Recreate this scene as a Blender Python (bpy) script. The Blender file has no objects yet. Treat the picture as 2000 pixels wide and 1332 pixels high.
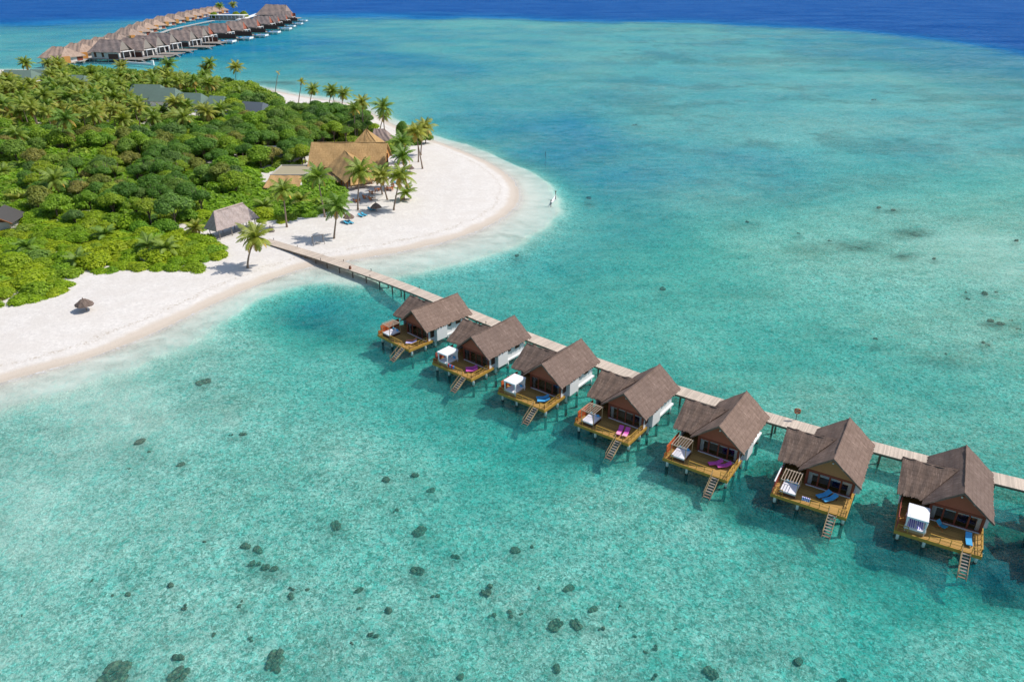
import bpy, math, random
import numpy as np
from mathutils import Vector, Matrix
rng = random.Random(7); nrs = np.random.RandomState(7)
SC = bpy.context.scene; COL = SC.collection
PI = math.pi; R = math.radians
# ------------------------------------------------------------------ camera geometry (photo is 2000 x 1332)
FPX = 1450.0; PT = R(26.6); HC = 63.0
CP, SP = math.cos(PT), math.sin(PT)
def g(u, v, z=0.0):
    "world point at height z seen at photo pixel (u, v)"
    d = (u-1000, FPX*CP+(666-v)*SP, -FPX*SP+(666-v)*CP); t = (z-HC)/d[2]
    return Vector((d[0]*t, d[1]*t, z))
def pxa(x, y, z):
    z = z-HC; zz = y*CP-z*SP; up = y*SP+z*CP
    return 1000+FPX*x/zz, 666-FPX*up/zz
def height(u0, v0, u1, v1, z=1.0):
    b = g(u0, v0, z); lo, hi = 0.0, 80.0
    for _ in range(50):
        m = (lo+hi)/2
        if pxa(b.x, b.y, z+m)[1] > v1: lo = m
        else: hi = m
    return lo
def lin(c):
    return tuple(((x/255.)/12.92 if x/255. <= .04045 else ((x/255.+.055)/1.055)**2.4) for x in c)+(1.0,)
# ------------------------------------------------------------------ object helpers
def link(o): COL.objects.link(o); return o
def tag(o, label=None, cat=None, group=None, kind=None):
    if label: o['label'] = label
    if cat: o['category'] = cat
    if group: o['group'] = group
    if kind: o['kind'] = kind
    return o
def thing(name, label, cat, loc=(0, 0, 0), rz=0.0, group=None):
    o = bpy.data.objects.new(name, None); link(o); o.location = loc; o.rotation_euler = (0, 0, rz); o.empty_display_size = .3
    return tag(o, label, cat, group)
def copy_tree(o, parent=None, skip=()):
    c = o.copy(); link(c)
    if parent: c.parent = parent
    for ch in list(o.children):
        if ch.name.split('.')[0] in skip: continue
        copy_tree(ch, c)
    return c
class MB:
    def __init__(s): s.v = []; s.f = []; s.m = []
    def add(s, vs, fs, mi=0):
        n = len(s.v); s.v += [tuple(p) for p in vs]; s.f += [tuple(i+n for i in f) for f in fs]; s.m += [mi]*len(fs); return s
    def box(s, x0, x1, y0, y1, z0, z1, mi=0):
        v = [(x, y, z) for z in (z0, z1) for y in (y0, y1) for x in (x0, x1)]
        return s.add(v, [(0, 2, 3, 1), (4, 5, 7, 6), (0, 1, 5, 4), (2, 6, 7, 3), (0, 4, 6, 2), (1, 3, 7, 5)], mi)
    def beam(s, p, q, w, h, mi=0):
        p, q = Vector(p), Vector(q); d = (q-p).normalized()
        up = Vector((0, 0, 1)) if abs(d.z) < .95 else Vector((1, 0, 0))
        r = d.cross(up).normalized()*w/2; u = r.cross(d).normalized()*h/2
        v = [p-r-u, p+r-u, p+r+u, p-r+u, q-r-u, q+r-u, q+r+u, q-r+u]
        return s.add(v, [(0, 1, 2, 3), (7, 6, 5, 4), (0, 4, 5, 1), (1, 5, 6, 2), (2, 6, 7, 3), (3, 7, 4, 0)], mi)
    def tube(s, pts, rad, n=8, mi=0, cap=True):
        pts = [Vector(p) for p in pts]; vs = []; fs = []
        for i, p in enumerate(pts):
            d = (pts[min(i+1, len(pts)-1)]-pts[max(i-1, 0)]).normalized()
            a = Vector((1, 0, 0)) if abs(d.x) < .9 else Vector((0, 1, 0))
            a = (a-d*a.dot(d)).normalized(); b = d.cross(a); rr = rad[i] if isinstance(rad, (list, tuple)) else rad
            for k in range(n): vs.append(p+(a*math.cos(2*PI*k/n)+b*math.sin(2*PI*k/n))*rr)
        for i in range(len(pts)-1):
            for k in range(n): fs.append((i*n+k, i*n+(k+1) % n, (i+1)*n+(k+1) % n, (i+1)*n+k))
        if cap: fs.append(tuple(range(n-1, -1, -1))); fs.append(tuple((len(pts)-1)*n+k for k in range(n)))
        return s.add(vs, fs, mi)
    def prism(s, poly, z0, z1, mi=0):
        n = len(poly); v = [(p[0], p[1], z0) for p in poly]+[(p[0], p[1], z1) for p in poly]
        return s.add(v, [tuple(range(n-1, -1, -1)), tuple(range(n, 2*n))]+[(i, (i+1) % n, n+(i+1) % n, n+i) for i in range(n)], mi)
    def plate(s, pts, off, mi=0):
        "flat polygon given by 3D points, extruded by off"
        n = len(pts); off = Vector(off); a = [Vector(p) for p in pts]
        return s.add(a+[p+off for p in a], [tuple(range(n-1, -1, -1)), tuple(range(n, 2*n))]+[(i, (i+1) % n, n+(i+1) % n, n+i) for i in range(n)], mi)
    def slab(s, r0, r1, e1, e0, th=.22, nu=24, nv=10, jit=.03, rag=.08, sag=0.0, mi=0, seed=1):
        "thatched slope: ridge r0-r1, eave e0-e1, uneven skin and ragged eave"
        q = random.Random(seed); r0, r1, e0, e1 = map(Vector, (r0, r1, e0, e1))
        nrm = (r1-r0).cross(e0-r0).normalized()
        if nrm.z < 0: nrm = -nrm
        top = []; bot = []
        for j in range(nv+1):
            t = j/nv
            for i in range(nu+1):
                w = i/nu; p = (r0.lerp(r1, w)).lerp(e0.lerp(e1, w), t)
                p = p-Vector((0, 0, 1))*sag*math.sin(PI*w)*(1-t)
                dn = (e0.lerp(e1, w)-r0.lerp(r1, w)).normalized()
                if j == nv: p = p+dn*q.uniform(-rag, rag)
                k = jit*(1.6*math.sin(w*11+t*3+seed)+1.2*math.sin(w*23-t*7+2*seed)+.9*math.sin(t*13+w*5+seed))+q.uniform(-jit, jit)*.25
                top.append(p+nrm*k); bot.append(p-nrm*(th+q.uniform(0, jit)))
        n = (nu+1)*(nv+1); fs = []
        for j in range(nv):
            for i in range(nu):
                a = j*(nu+1)+i; f = (a, a+1, a+nu+2, a+nu+1); fs.append(f); fs.append(tuple(n+x for x in f[::-1]))
        rim = [i for i in range(nu+1)]+[(j+1)*(nu+1)-1 for j in range(1, nv+1)]+[nv*(nu+1)+i for i in range(nu-1, -1, -1)]+[j*(nu+1) for j in range(nv-1, 0, -1)]
        for k in range(len(rim)):
            a, b = rim[k], rim[(k+1) % len(rim)]; fs.append((b, a, n+a, n+b))
        return s.add(top+bot, fs, mi)
    def ball(s, c, r, n=8, m=6, mi=0, sq=(1, 1, 1)):
        vs = [(c[0], c[1], c[2]+r*sq[2])]; fs = []
        for j in range(1, m):
            a = PI*j/m
            for k in range(n): vs.append((c[0]+r*sq[0]*math.sin(a)*math.cos(2*PI*k/n), c[1]+r*sq[1]*math.sin(a)*math.sin(2*PI*k/n), c[2]+r*sq[2]*math.cos(a)))
        vs.append((c[0], c[1], c[2]-r*sq[2]))
        for k in range(n): fs.append((0, 1+k, 1+(k+1) % n)); fs.append((len(vs)-1, 1+(m-2)*n+(k+1) % n, 1+(m-2)*n+k))
        for j in range(m-2):
            for k in range(n): a = 1+j*n; fs.append((a+k, a+n+k, a+n+(k+1) % n, a+(k+1) % n))
        return s.add(vs, fs, mi)
    def mesh(s, name, mats, smooth=False):
        me = bpy.data.meshes.new(name); me.from_pydata(s.v, [], s.f)
        for m in (mats if isinstance(mats, (list, tuple)) else [mats]): me.materials.append(m)
        me.polygons.foreach_set('material_index', s.m)
        if smooth: me.polygons.foreach_set('use_smooth', [True]*len(s.f))
        me.update(); return me
    def build(s, name, mats, parent=None, smooth=False, label=None):
        o = bpy.data.objects.new(name, s.mesh(name, mats, smooth)); link(o)
        if parent: o.parent = parent
        if label: o['label'] = label
        return o
# ------------------------------------------------------------------ materials
class NT:
    def __init__(s, name):
        s.mat = bpy.data.materials.new(name); s.mat.use_nodes = True; s.t = s.mat.node_tree; s.t.nodes.clear()
        s.out = s.n('ShaderNodeOutputMaterial')
    def n(s, typ, **kw):
        o = s.t.nodes.new(typ)
        for k, v in kw.items():
            if k in o.inputs.keys() or isinstance(k, int): s.set(o, k, v)
            else: setattr(o, k, v)
        return o
    def set(s, o, k, v):
        i = o.inputs[k]
        if hasattr(v, 'is_output'): s.t.links.new(v, i)
        else: i.default_value = v
    def inp(s, o, d):
        for k, v in d.items(): s.set(o, k, v)
        return o
    def math(s, op, a, b=0.0, c=None, clamp=False):
        o = s.n('ShaderNodeMath', operation=op, use_clamp=clamp); s.set(o, 0, a); s.set(o, 1, b)
        if c is not None: s.set(o, 2, c)
        return o.outputs[0]
    def noise(s, vec, scale, detail=4, rough=.55, dist=0.0, out='Fac'):
        o = s.n('ShaderNodeTexNoise'); s.inp(o, {'Scale': scale, 'Detail': detail, 'Roughness': rough, 'Distortion': dist}); s.set(o, 'Vector', vec); return o.outputs[out]
    def ramp(s, fac, stops):
        o = s.n('ShaderNodeValToRGB'); s.set(o, 'Fac', fac); e = o.color_ramp.elements
        while len(e) < len(stops): e.new(.5)
        for el, (p, c) in zip(e, stops): el.position = p; el.color = c if len(c) == 4 else tuple(c)+(1,)
        return o.outputs[0]
    def mix(s, fac, a, b, blend='MIX'):
        o = s.n('ShaderNodeMix', data_type='RGBA', blend_type=blend); s.set(o, 0, fac); s.set(o, 6, a); s.set(o, 7, b); return o.outputs[2]
    def rng(s, v, a, b, c, d, smooth=False):
        o = s.n('ShaderNodeMapRange', clamp=True)
        if smooth: o.interpolation_type = 'SMOOTHSTEP'
        s.inp(o, {0: v, 1: a, 2: b, 3: c, 4: d}); return o.outputs[0]
    def coord(s, which='Object', scale=(1, 1, 1)):
        t = s.n('ShaderNodeTexCoord'); m = s.n('ShaderNodeMapping'); s.set(m, 'Vector', t.outputs[which]); m.inputs['Scale'].default_value = scale; return m.outputs[0]
    def bump(s, h, strength=.5, dist=.05):
        o = s.n('ShaderNodeBump'); s.inp(o, {'Strength': strength, 'Distance': dist, 'Height': h}); return o.outputs[0]
    def pbsdf(s, col, rough=.8, normal=None, spec=.3, metal=0.0):
        o = s.n('ShaderNodeBsdfPrincipled'); s.inp(o, {'Base Color': col, 'Roughness': rough, 'Specular IOR Level': spec, 'Metallic': metal})
        if normal is not None: s.set(o, 'Normal', normal)
        return o.outputs[0]
    def done(s, sh): s.t.links.new(sh, s.out.inputs[0]); return s.mat
def mul(c, k): return (c[0]*k, c[1]*k, c[2]*k, 1)
def plain(name, c, rough=.7, var=.18, scale=3.0, spec=.3):
    n = NT(name); v = n.coord('Object'); f = n.noise(v, scale, 5)
    c1 = n.mix(f, mul(c, 1-var), mul(c, 1+var))
    f2 = n.noise(v, scale*7, 3)
    return n.done(n.pbsdf(n.mix(n.rng(f2, .35, .7, 0, .35), c1, mul(c, 1-1.6*var)), rough, n.bump(f2, .15, .02), spec))
def thatch(name, c1, c2, c3, sc, course=(0, 0, 0), specks=True, patch=.12):
    "sc: anisotropic scale, high along the ridge, low down the slope"
    n = NT(name); v = n.coord('Object', sc); raw = n.coord('Object')
    f = n.noise(v, 1.0, 6, .65, .2); col = n.ramp(f, [(.25, c1), (.5, c2), (.75, c3)])
    big = n.noise(raw, patch*3, 4, .6); col = n.mix(n.rng(big, .3, .75, 0, .45), col, mul(c1, .8))
    med = n.noise(raw, 1.6, 3, .6); col = n.mix(n.rng(med, .45, .75, 0, .35), col, mul(c3, 1.02))
    h = f
    if any(course):
        cv = n.n('ShaderNodeVectorMath', operation='DOT_PRODUCT'); n.set(cv, 0, raw); cv.inputs[1].default_value = course
        j = n.math('ADD', cv.outputs['Value'], n.math('MULTIPLY', n.noise(raw, 2.5, 2), .35)); fr = n.math('FRACT', j)
        col = n.mix(n.rng(fr, .0, .3, .28, 0), col, mul(c1, .6)); h = n.math('ADD', f, n.math('MULTIPLY', fr, .35))
    if specks:
        sp = n.noise(n.coord('Object', tuple(x*.55 for x in sc)), 1.7, 2, .5)
        col = n.mix(n.rng(sp, .63, .70, 0, .55), col, mul(c3, 1.55))
    oi = n.n('ShaderNodeObjectInfo'); col = n.mix(1.0, col, n.ramp(oi.outputs['Random'], [(0, (.84, .86, .88)), (.5, (1.0, .98, .96)), (1, (1.14, 1.1, 1.04))]), 'MULTIPLY')
    st = n.noise(n.coord('Object', tuple(x*.09 if x > 2 else x*.12 for x in sc)), 4.0, 5, .7); col = n.mix(n.rng(st, .5, .72, 0, .5), col, mul(c1, .75))
    return n.done(n.pbsdf(col, .95, n.bump(h, .7, .06), .1))
def planks(name, c, axis=0, w=.14, var=.35, rough=.75, attr=None):
    n = NT(name)
    if attr:
        a = n.n('ShaderNodeAttribute', attribute_name=attr); pos = a.outputs['Fac']
    else:
        s = n.n('ShaderNodeSeparateXYZ'); n.set(s, 0, n.coord('Object')); pos = s.outputs[axis]
    x = n.math('DIVIDE', pos, w); fl = n.math('FLOOR', x); fr = n.math('FRACT', x)
    wn = n.n('ShaderNodeTexWhiteNoise', noise_dimensions='1D'); n.set(wn, 'W', fl)
    raw = n.coord('Object'); f = n.noise(raw, .35, 4); f2 = n.noise(raw, 5, 4)
    col = n.mix(wn.outputs[0], mul(c, 1-var), mul(c, 1+var)); col = n.mix(n.rng(f, .4, .7, 0, .4), col, mul(c, 1+var))
    col = n.mix(n.rng(f2, .5, .8, 0, .35), col, mul(c, .6)); gap = n.math('LESS_THAN', fr, .07); col = n.mix(n.math('MULTIPLY', gap, .8), col, mul(c, .25))
    return n.done(n.pbsdf(col, rough, n.bump(n.math('SUBTRACT', f2, gap), .3, .02), .25))
def foliage(name, stops, tr=.42, hue=.12):
    n = NT(name); oi = n.n('ShaderNodeObjectInfo'); raw = n.coord('Object')
    a = n.n('ShaderNodeAttribute', attribute_name='leaf')
    c = n.ramp(oi.outputs['Random'], stops)
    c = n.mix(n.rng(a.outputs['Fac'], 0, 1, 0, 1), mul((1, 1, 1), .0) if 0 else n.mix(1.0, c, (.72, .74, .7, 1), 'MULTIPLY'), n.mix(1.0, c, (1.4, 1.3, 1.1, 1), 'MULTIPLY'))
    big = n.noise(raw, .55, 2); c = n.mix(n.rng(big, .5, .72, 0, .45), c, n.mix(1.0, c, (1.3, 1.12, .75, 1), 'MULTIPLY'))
    d = n.pbsdf(c, .55, None, .35); t = n.n('ShaderNodeBsdfTranslucent'); n.set(t, 'Color', n.mix(1.0, c, (1.2, 1.25, .6, 1), 'MULTIPLY'))
    m = n.n('ShaderNodeMixShader'); n.set(m, 0, tr); n.set(m, 1, d); n.set(m, 2, t.outputs[0]); return n.done(m.outputs[0])
def glass_mat(name):
    n = NT(name); fr = n.n('ShaderNodeFresnel', IOR=1.5); t = n.n('ShaderNodeBsdfTransparent'); n.set(t, 'Color', (.88, .9, .9, 1))
    gl = n.n('ShaderNodeBsdfGlossy'); gl.inputs['Roughness'].default_value = .03
    m = n.n('ShaderNodeMixShader'); n.set(m, 0, n.math('MULTIPLY', fr.outputs[0], .8)); n.set(m, 1, t.outputs[0]); n.set(m, 2, gl.outputs[0]); return n.done(m.outputs[0])
M = {}
M['thatch_main'] = thatch('brown_thatch', (.137, .094, .076), (.2, .143, .118), (.278, .206, .174), (9, 1.0, 1.0), course=(0, 1.9, 0))
M['thatch_wing'] = thatch('old_brown_thatch', (.115, .08, .063), (.185, .13, .102), (.285, .208, .168), (1.0, 9, 1.0), course=(1.9, 0, 0))
M['thatch_gold'] = thatch('golden_thatch', (.31, .195, .085), (.43, .275, .125), (.54, .365, .185), (5, .8, .8), course=(0, 1.1, 0), specks=False)
M['thatch_goldw'] = thatch('golden_wing_thatch', (.31, .195, .085), (.42, .27, .12), (.52, .35, .17), (2.5, 2.5, .8), specks=False)
M['thatch_grey'] = thatch('grey_thatch', (.31, .245, .22), (.44, .355, .325), (.58, .495, .465), (5, 5, .6), specks=False)
M['thatch_far'] = thatch('faded_thatch', (.2, .152, .136), (.285, .224, .203), (.38, .31, .285), (1.2, 1.2, .5), specks=False)
M['thatch_far2'] = thatch('pale_tan_thatch', (.24, .17, .135), (.35, .26, .21), (.46, .36, .3), (1.2, 1.2, .5), specks=False)
M['thatch_umb'] = thatch('umbrella_thatch', (.08, .055, .045), (.17, .13, .11), (.28, .22, .19), (6, 6, 1.2), specks=False)
M['roof_green'] = plain('grey_green_roofing', (.13, .19, .155), .85, .2, .5)
M['hutroof'] = plain('dark_brown_roofing', (.07, .065, .06), .85, .15, 1.5)
M['roof_slate'] = plain('slate_grey_roofing', (.09, .11, .13), .8, .12, 1.2)
M['farwall'] = plain('weathered_white_boards', (.56, .52, .49), .8, .12, .8)
M['white'] = plain('white_plaster', (.72, .71, .7), .7, .06, 1.5)
M['whitepaint'] = plain('white_paint', (.78, .77, .75), .6, .06, 2.5)
M['concrete'] = plain('grey_concrete', (.42, .4, .37), .85, .15, 1.2)
M['algae'] = plain('algae_crust', (.045, .06, .045), .8, .3, 5)
M['ochre'] = planks('ochre_deck_boards', (.385, .225, .065), 0, .16, .34)
M['ochre_paint'] = plain('ochre_timber', (.45, .255, .045), .65, .22, 2)
M['redbrown'] = plain('red_brown_timber', (.22, .055, .03), .6, .15, 2)
M['brown'] = plain('dark_brown_timber', (.1, .04, .022), .6, .2, 3)
M['gable'] = plain('terracotta_gable_boards', (.36, .105, .06), .75, .12, 2)
M['gable_tan'] = plain('tan_gable_boards', (.42, .2, .085), .75, .12, 2)
M['orange'] = planks('orange_red_slats', (.58, .13, .04), 2, .19, .12)
M['redslat'] = planks('faded_red_slats', (.42, .1, .07), 2, .19, .12)
M['tan'] = plain('weathered_tan_timber', (.42, .29, .15), .75, .2, 3)
M['palewood'] = plain('pale_timber', (.46, .36, .27), .7, .15, 3)
M['walk'] = planks('pale_walkway_boards', (.52, .43, .345), attr='along', w=.17, var=.22)
M['walkbeam'] = plain('walkway_beams', (.2, .15, .11), .8, .2, 2)
M['tile'] = plain('beige_floor_tile', (.82, .75, .65), .4, .08, 2)
M['magenta'] = plain('magenta_cushion', (.6, .1, .4), .85, .06, 4)
M['pink_sunlit'] = plain('sunlit_pink_foot', (.8, .35, .55), .9, .06, 4)
M['blue'] = plain('blue_cushion', (.07, .36, .66), .85, .06, 4)
M['cyan'] = plain('turquoise_cushion', (.06, .36, .52), .85, .08, 4)
M['lavender'] = plain('lavender_towel', (.55, .5, .78), .9, .08, 4)
M['salmon'] = plain('salmon_orange_cushion', (.6, .22, .12), .85, .08, 4)
M['navy'] = plain('navy_fabric', (.03, .06, .22), .85, .08, 4)
M['linen'] = plain('white_linen', (.74, .72, .74), .9, .05, 4)
M['canvas'] = plain('white_canopy_canvas', (.8, .79, .8), .9, .04, 3)
M['chairwood'] = plain('orange_teak', (.5, .17, .05), .6, .15, 4)
M['paving'] = plain('terrace_paving', (.5, .47, .44), .85, .1, .8)
M['trunk'] = plain('palm_bark', (.27, .2, .15), .9, .25, 3)
M['bark'] = plain('grey_bark', (.16, .12, .09), .9, .25, 3)
M['black'] = plain('black_iron', (.02, .02, .022), .6, .1, 3)
M['red'] = plain('red_ring_band', (.5, .03, .02), .6, .08, 3)
M['doorwood'] = plain('golden_door_wood', (.45, .2, .05), .6, .15, 2)
M['darkfence'] = plain('dark_brown_fence', (.1, .045, .035), .8, .2, 2)
M['clay'] = plain('brown_clay', (.2, .07, .035), .8, .2, 4)
M['driftwood'] = plain('grey_driftwood', (.27, .235, .205), .9, .25, 3)
M['poolblue'] = plain('pool_water_blue', (.05, .3, .6), .25, .08, 2, .5)
M['glass'] = glass_mat('door_glass')
def stripes(name, c1, c2, axis, w):
    n = NT(name); s = n.n('ShaderNodeSeparateXYZ'); n.set(s, 0, n.coord('Object')); fr = n.math('FRACT', n.math('DIVIDE', s.outputs[axis], w))
    return n.done(n.pbsdf(n.mix(n.math('GREATER_THAN', fr, .5), c1, c2), .9))
M['stripe'] = stripes('blue_striped_fabric', (.08, .07, .45, 1), (.75, .74, .85, 1), 1, .22)
M['flag'] = stripes('red_white_blue_towels', (.6, .06, .06, 1), (.1, .25, .6, 1), 1, .8)
LIME = [(0, (.22, .38, .018, 1)), (.35, (.27, .43, .018, 1)), (.65, (.36, .45, .02, 1)), (.85, (.18, .37, .03, 1)), (1, (.31, .40, .022, 1))]
MID = [(0, (0.156, 0.322, 0.030, 1)), (.4, (0.221, 0.368, 0.030, 1)), (.7, (0.312, 0.402, 0.030, 1)), (1, (0.156, 0.310, 0.080, 1))]
DARK = [(0, (0.099, 0.223, 0.036, 1)), (.4, (0.131, 0.274, 0.040, 1)), (.75, (0.186, 0.304, 0.047, 1)), (1, (0.109, 0.213, 0.064, 1))]
M['lime'] = foliage('lime_foliage', LIME); M['mid'] = foliage('mid_green_foliage', MID); M['darkleaf'] = foliage('dark_green_foliage', DARK)
M['brownleaf'] = foliage('olive_brown_foliage', [(0, (.2, .26, .05, 1)), (.5, (.25, .28, .06, 1)), (1, (.28, .26, .08, 1))])
M['frond'] = foliage('palm_fronds', [(0, (.13, .24, .04, 1)), (.5, (.2, .28, .045, 1)), (1, (.29, .31, .06, 1))], .3)
M['frond_dry'] = foliage('dry_palm_fronds', [(0, (.38, .27, .06, 1)), (.5, (.42, .31, .07, 1)), (1, (.34, .26, .08, 1))], .2)
# ------------------------------------------------------------------ shore, depth and reef fields, villa shadow painted in
SHORE_PX = [(-340, 840), (-160, 800), (0, 745), (100, 720), (200, 690), (300, 650), (400, 600), (500, 556), (570, 530), (620, 517), (700, 505), (800, 488), (880, 469), (950, 443), (995, 415), (1013, 390),
            (1008, 362), (985, 338), (950, 316), (905, 297), (868, 283), (835, 272), (800, 258), (774, 249), (742, 231), (718, 219), (676, 201), (629, 196), (574, 187), (537, 179), (480, 168), (400, 160), (330, 150),
            (260, 144), (180, 139), (100, 137), (0, 138), (-200, 140), (-600, 150)]
SHELF_PX = [(-340, 900), (-160, 850), (0, 796), (100, 770), (200, 738), (300, 700), (380, 662), (440, 622), (490, 590), (540, 566), (600, 553), (660, 552), (720, 552), (800, 532), (900, 512), (1000, 481), (1060, 449), (1094, 412),
            (1092, 382), (1060, 349), (1010, 322), (960, 300), (915, 281), (880, 272), (845, 262), (810, 248), (780, 238), (750, 220), (722, 209), (680, 192), (629, 188), (574, 180), (537, 173), (480, 163), (400, 155), (330, 146),
            (260, 141), (180, 136), (100, 134), (0, 134), (-200, 136), (-600, 146)]
def poly_world(pp): return np.array([tuple(g(u, v))[:2] for u, v in pp]+[(-900., 520.), (-900., 60.)])
SHORE = poly_world(SHORE_PX); SHELF = poly_world(SHELF_PX)
def smooth_poly(P, it=2):
    for _ in range(it):
        Q = []
        for i in range(len(P)):
            a, b = P[i], P[(i+1) % len(P)]; Q += [a*.75+b*.25, a*.25+b*.75]
        P = np.array(Q)
    return P
SHORE = smooth_poly(SHORE, 1); SHELF = smooth_poly(SHELF, 1)
def sdist(X, Y, P):
    "signed distance to closed polygon, positive inside"
    n = len(P); best = np.full(X.shape, 1e18); ins = np.zeros(X.shape, bool)
    for i in range(n):
        ax, ay = P[i]; bx, by = P[(i+1) % n]; dx, dy = bx-ax, by-ay
        t = np.clip(((X-ax)*dx+(Y-ay)*dy)/(dx*dx+dy*dy+1e-12), 0, 1)
        best = np.minimum(best, (X-ax-t*dx)**2+(Y-ay-t*dy)**2)
        c = ((ay > Y) != (by > Y)) & (X < (bx-ax)*(Y-ay)/(by-ay+1e-15)+ax); ins ^= c
    return np.where(ins, 1, -1)*np.sqrt(best)
ANCH = [(0, 1332, .95), (0, 1000, .85), (300, 1000, 1.0), (300, 1250, 1.0), (700, 900, 1.15), (700, 1250, 1.1), (1100, 1280, 1.15), (1200, 1000, 1.35), (1500, 1250, 1.5), (1900, 1260, 1.7), (1620, 1080, 2.2), (400, 780, 1.05),
        (650, 700, 1.5), (600, 600, 5.2), (540, 605, 3.6), (660, 606, 4.2), (720, 612, 3.0), (480, 670, 1.2), (760, 640, 2.8), (800, 700, 2.4), (420, 720, 1.1), (240, 790, .7), (850, 760, 2.1), (1000, 560, 1.9), (1050, 480, 2.4), (1200, 640, 1.7), (1300, 520, 1.9), (1120, 440, 2.2), (1500, 700, 1.8), (1800, 780, 2.0), (1800, 620, 1.2), (1620, 760, 1.5), (1350, 640, 1.5),
        (1300, 400, 2.3), (1100, 300, 4.6), (1000, 255, 4.0), (1180, 335, 3.6), (920, 235, 3.0), (1000, 180, 2.6), (1500, 350, 2.2), (1900, 480, .9), (1750, 520, 1.0), (1700, 430, 1.15), (1600, 250, 1.5), (1350, 230, 1.7), (1700, 340, 2.0), (1500, 200, 2.0), (1900, 250, 2.0),
        (1300, 120, 2.1), (900, 90, 2.8), (1800, 150, 2.2), (700, 130, 4.2), (600, 95, 4.6), (800, 205, 1.9), (650, 170, 1.9), (560, 160, 1.7), (400, 128, 2.5), (430, 105, 4.4), (300, 134, 1.5), (100, 75, 2.9), (30, 62, 2.6), (200, 52, 3.2), (0, 44, 2.4), (-200, 70, 2.9),
        (600, 42, 3.4), (1000, 48, 2.2), (1500, 66, 2.0), (1950, 112, 2.2), (1300, 790, 2.6), (1480, 960, 3.3), (1700, 1060, 3.2), (1960, 1080, 3.7), (1100, 850, 2.5), (1560, 1120, 1.7), (1350, 1010, 1.5), (-300, 1000, .85), (-300, 80, 1.8), (2300, 900, 1.8), (2300, 400, 1.6)]  # extra depth beside the villas also paints in villa shadow
EDGE = [(-900, 47), (-300, 42), (0, 40), (270, 33), (570, 27), (700, 25), (900, 28), (1100, 33), (1300, 37), (1500, 43), (1700, 56), (1850, 74), (2000, 95), (2300, 150), (2900, 260)]
REEF_SHADE = [(1870, 118, 170, 18, .4), (1700, 88, 160, 10, .3), (1985, 150, 140, 22, .4), (60, 52, 170, 6, .4), (1300, 56, 260, 7, .25), (1777, 450, 44, 12, .85), (1678, 473, 55, 13, .7), (1768, 495, 30, 8, .8), (1590, 482, 60, 16, .4), (1450, 432, 40, 12, .5),
        (1750, 405, 30, 7, .6), (1880, 420, 50, 8, .35), (1720, 340, 80, 12, .45), (1900, 590, 60, 8, .3), (1940, 625, 22, 6, .8), (1985, 628, 14, 5, .7), (1890, 570, 16, 6, .6), (1850, 690, 90, 22, .35), (1925, 665, 16, 6, .7), (1710, 668, 18, 6, .5),
        (1290, 790, 50, 34, .75), (1470, 960, 90, 46, .85), (1120, 860, 90, 26, .7), (1225, 880, 40, 16, .8), (1720, 1060, 70, 44, .95), (1965, 1070, 70, 80, 1.0), (930, 775, 90, 20, .6), (1600, 1030, 60, 24, .6), (1330, 930, 70, 20, .55), (1520, 900, 60, 30, .7), (1780, 880, 90, 30, .5), (1120, 730, 40, 18, .5), (700, 640, 40, 14, .4), (595, 603, 75, 16, .45), (660, 625, 50, 12, .35), (548, 158, 70, 4, .7), (1000, 300, 30, 5, .2),  # patches beside the villas paint villa shadow together with seagrass
        (1130, 1215, 70, 22, .35), (1060, 1170, 50, 14, .3), (1270, 1265, 50, 20, .3), (320, 1230, 70, 20, .22), (250, 1150, 60, 20, .18), (860, 1040, 36, 12, .25), (1500, 1150, 90, 30, .2), (1240, 240, 22, 4, .45), (1700, 195, 26, 4, .4), (1150, 385, 9, 3, .8), (1500, 330, 40, 5, .35),
        (1420, 560, 60, 14, .25), (1600, 640, 80, 18, .25), (1850, 800, 60, 20, .3), (1500, 560, 50, 10, .25)]
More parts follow.
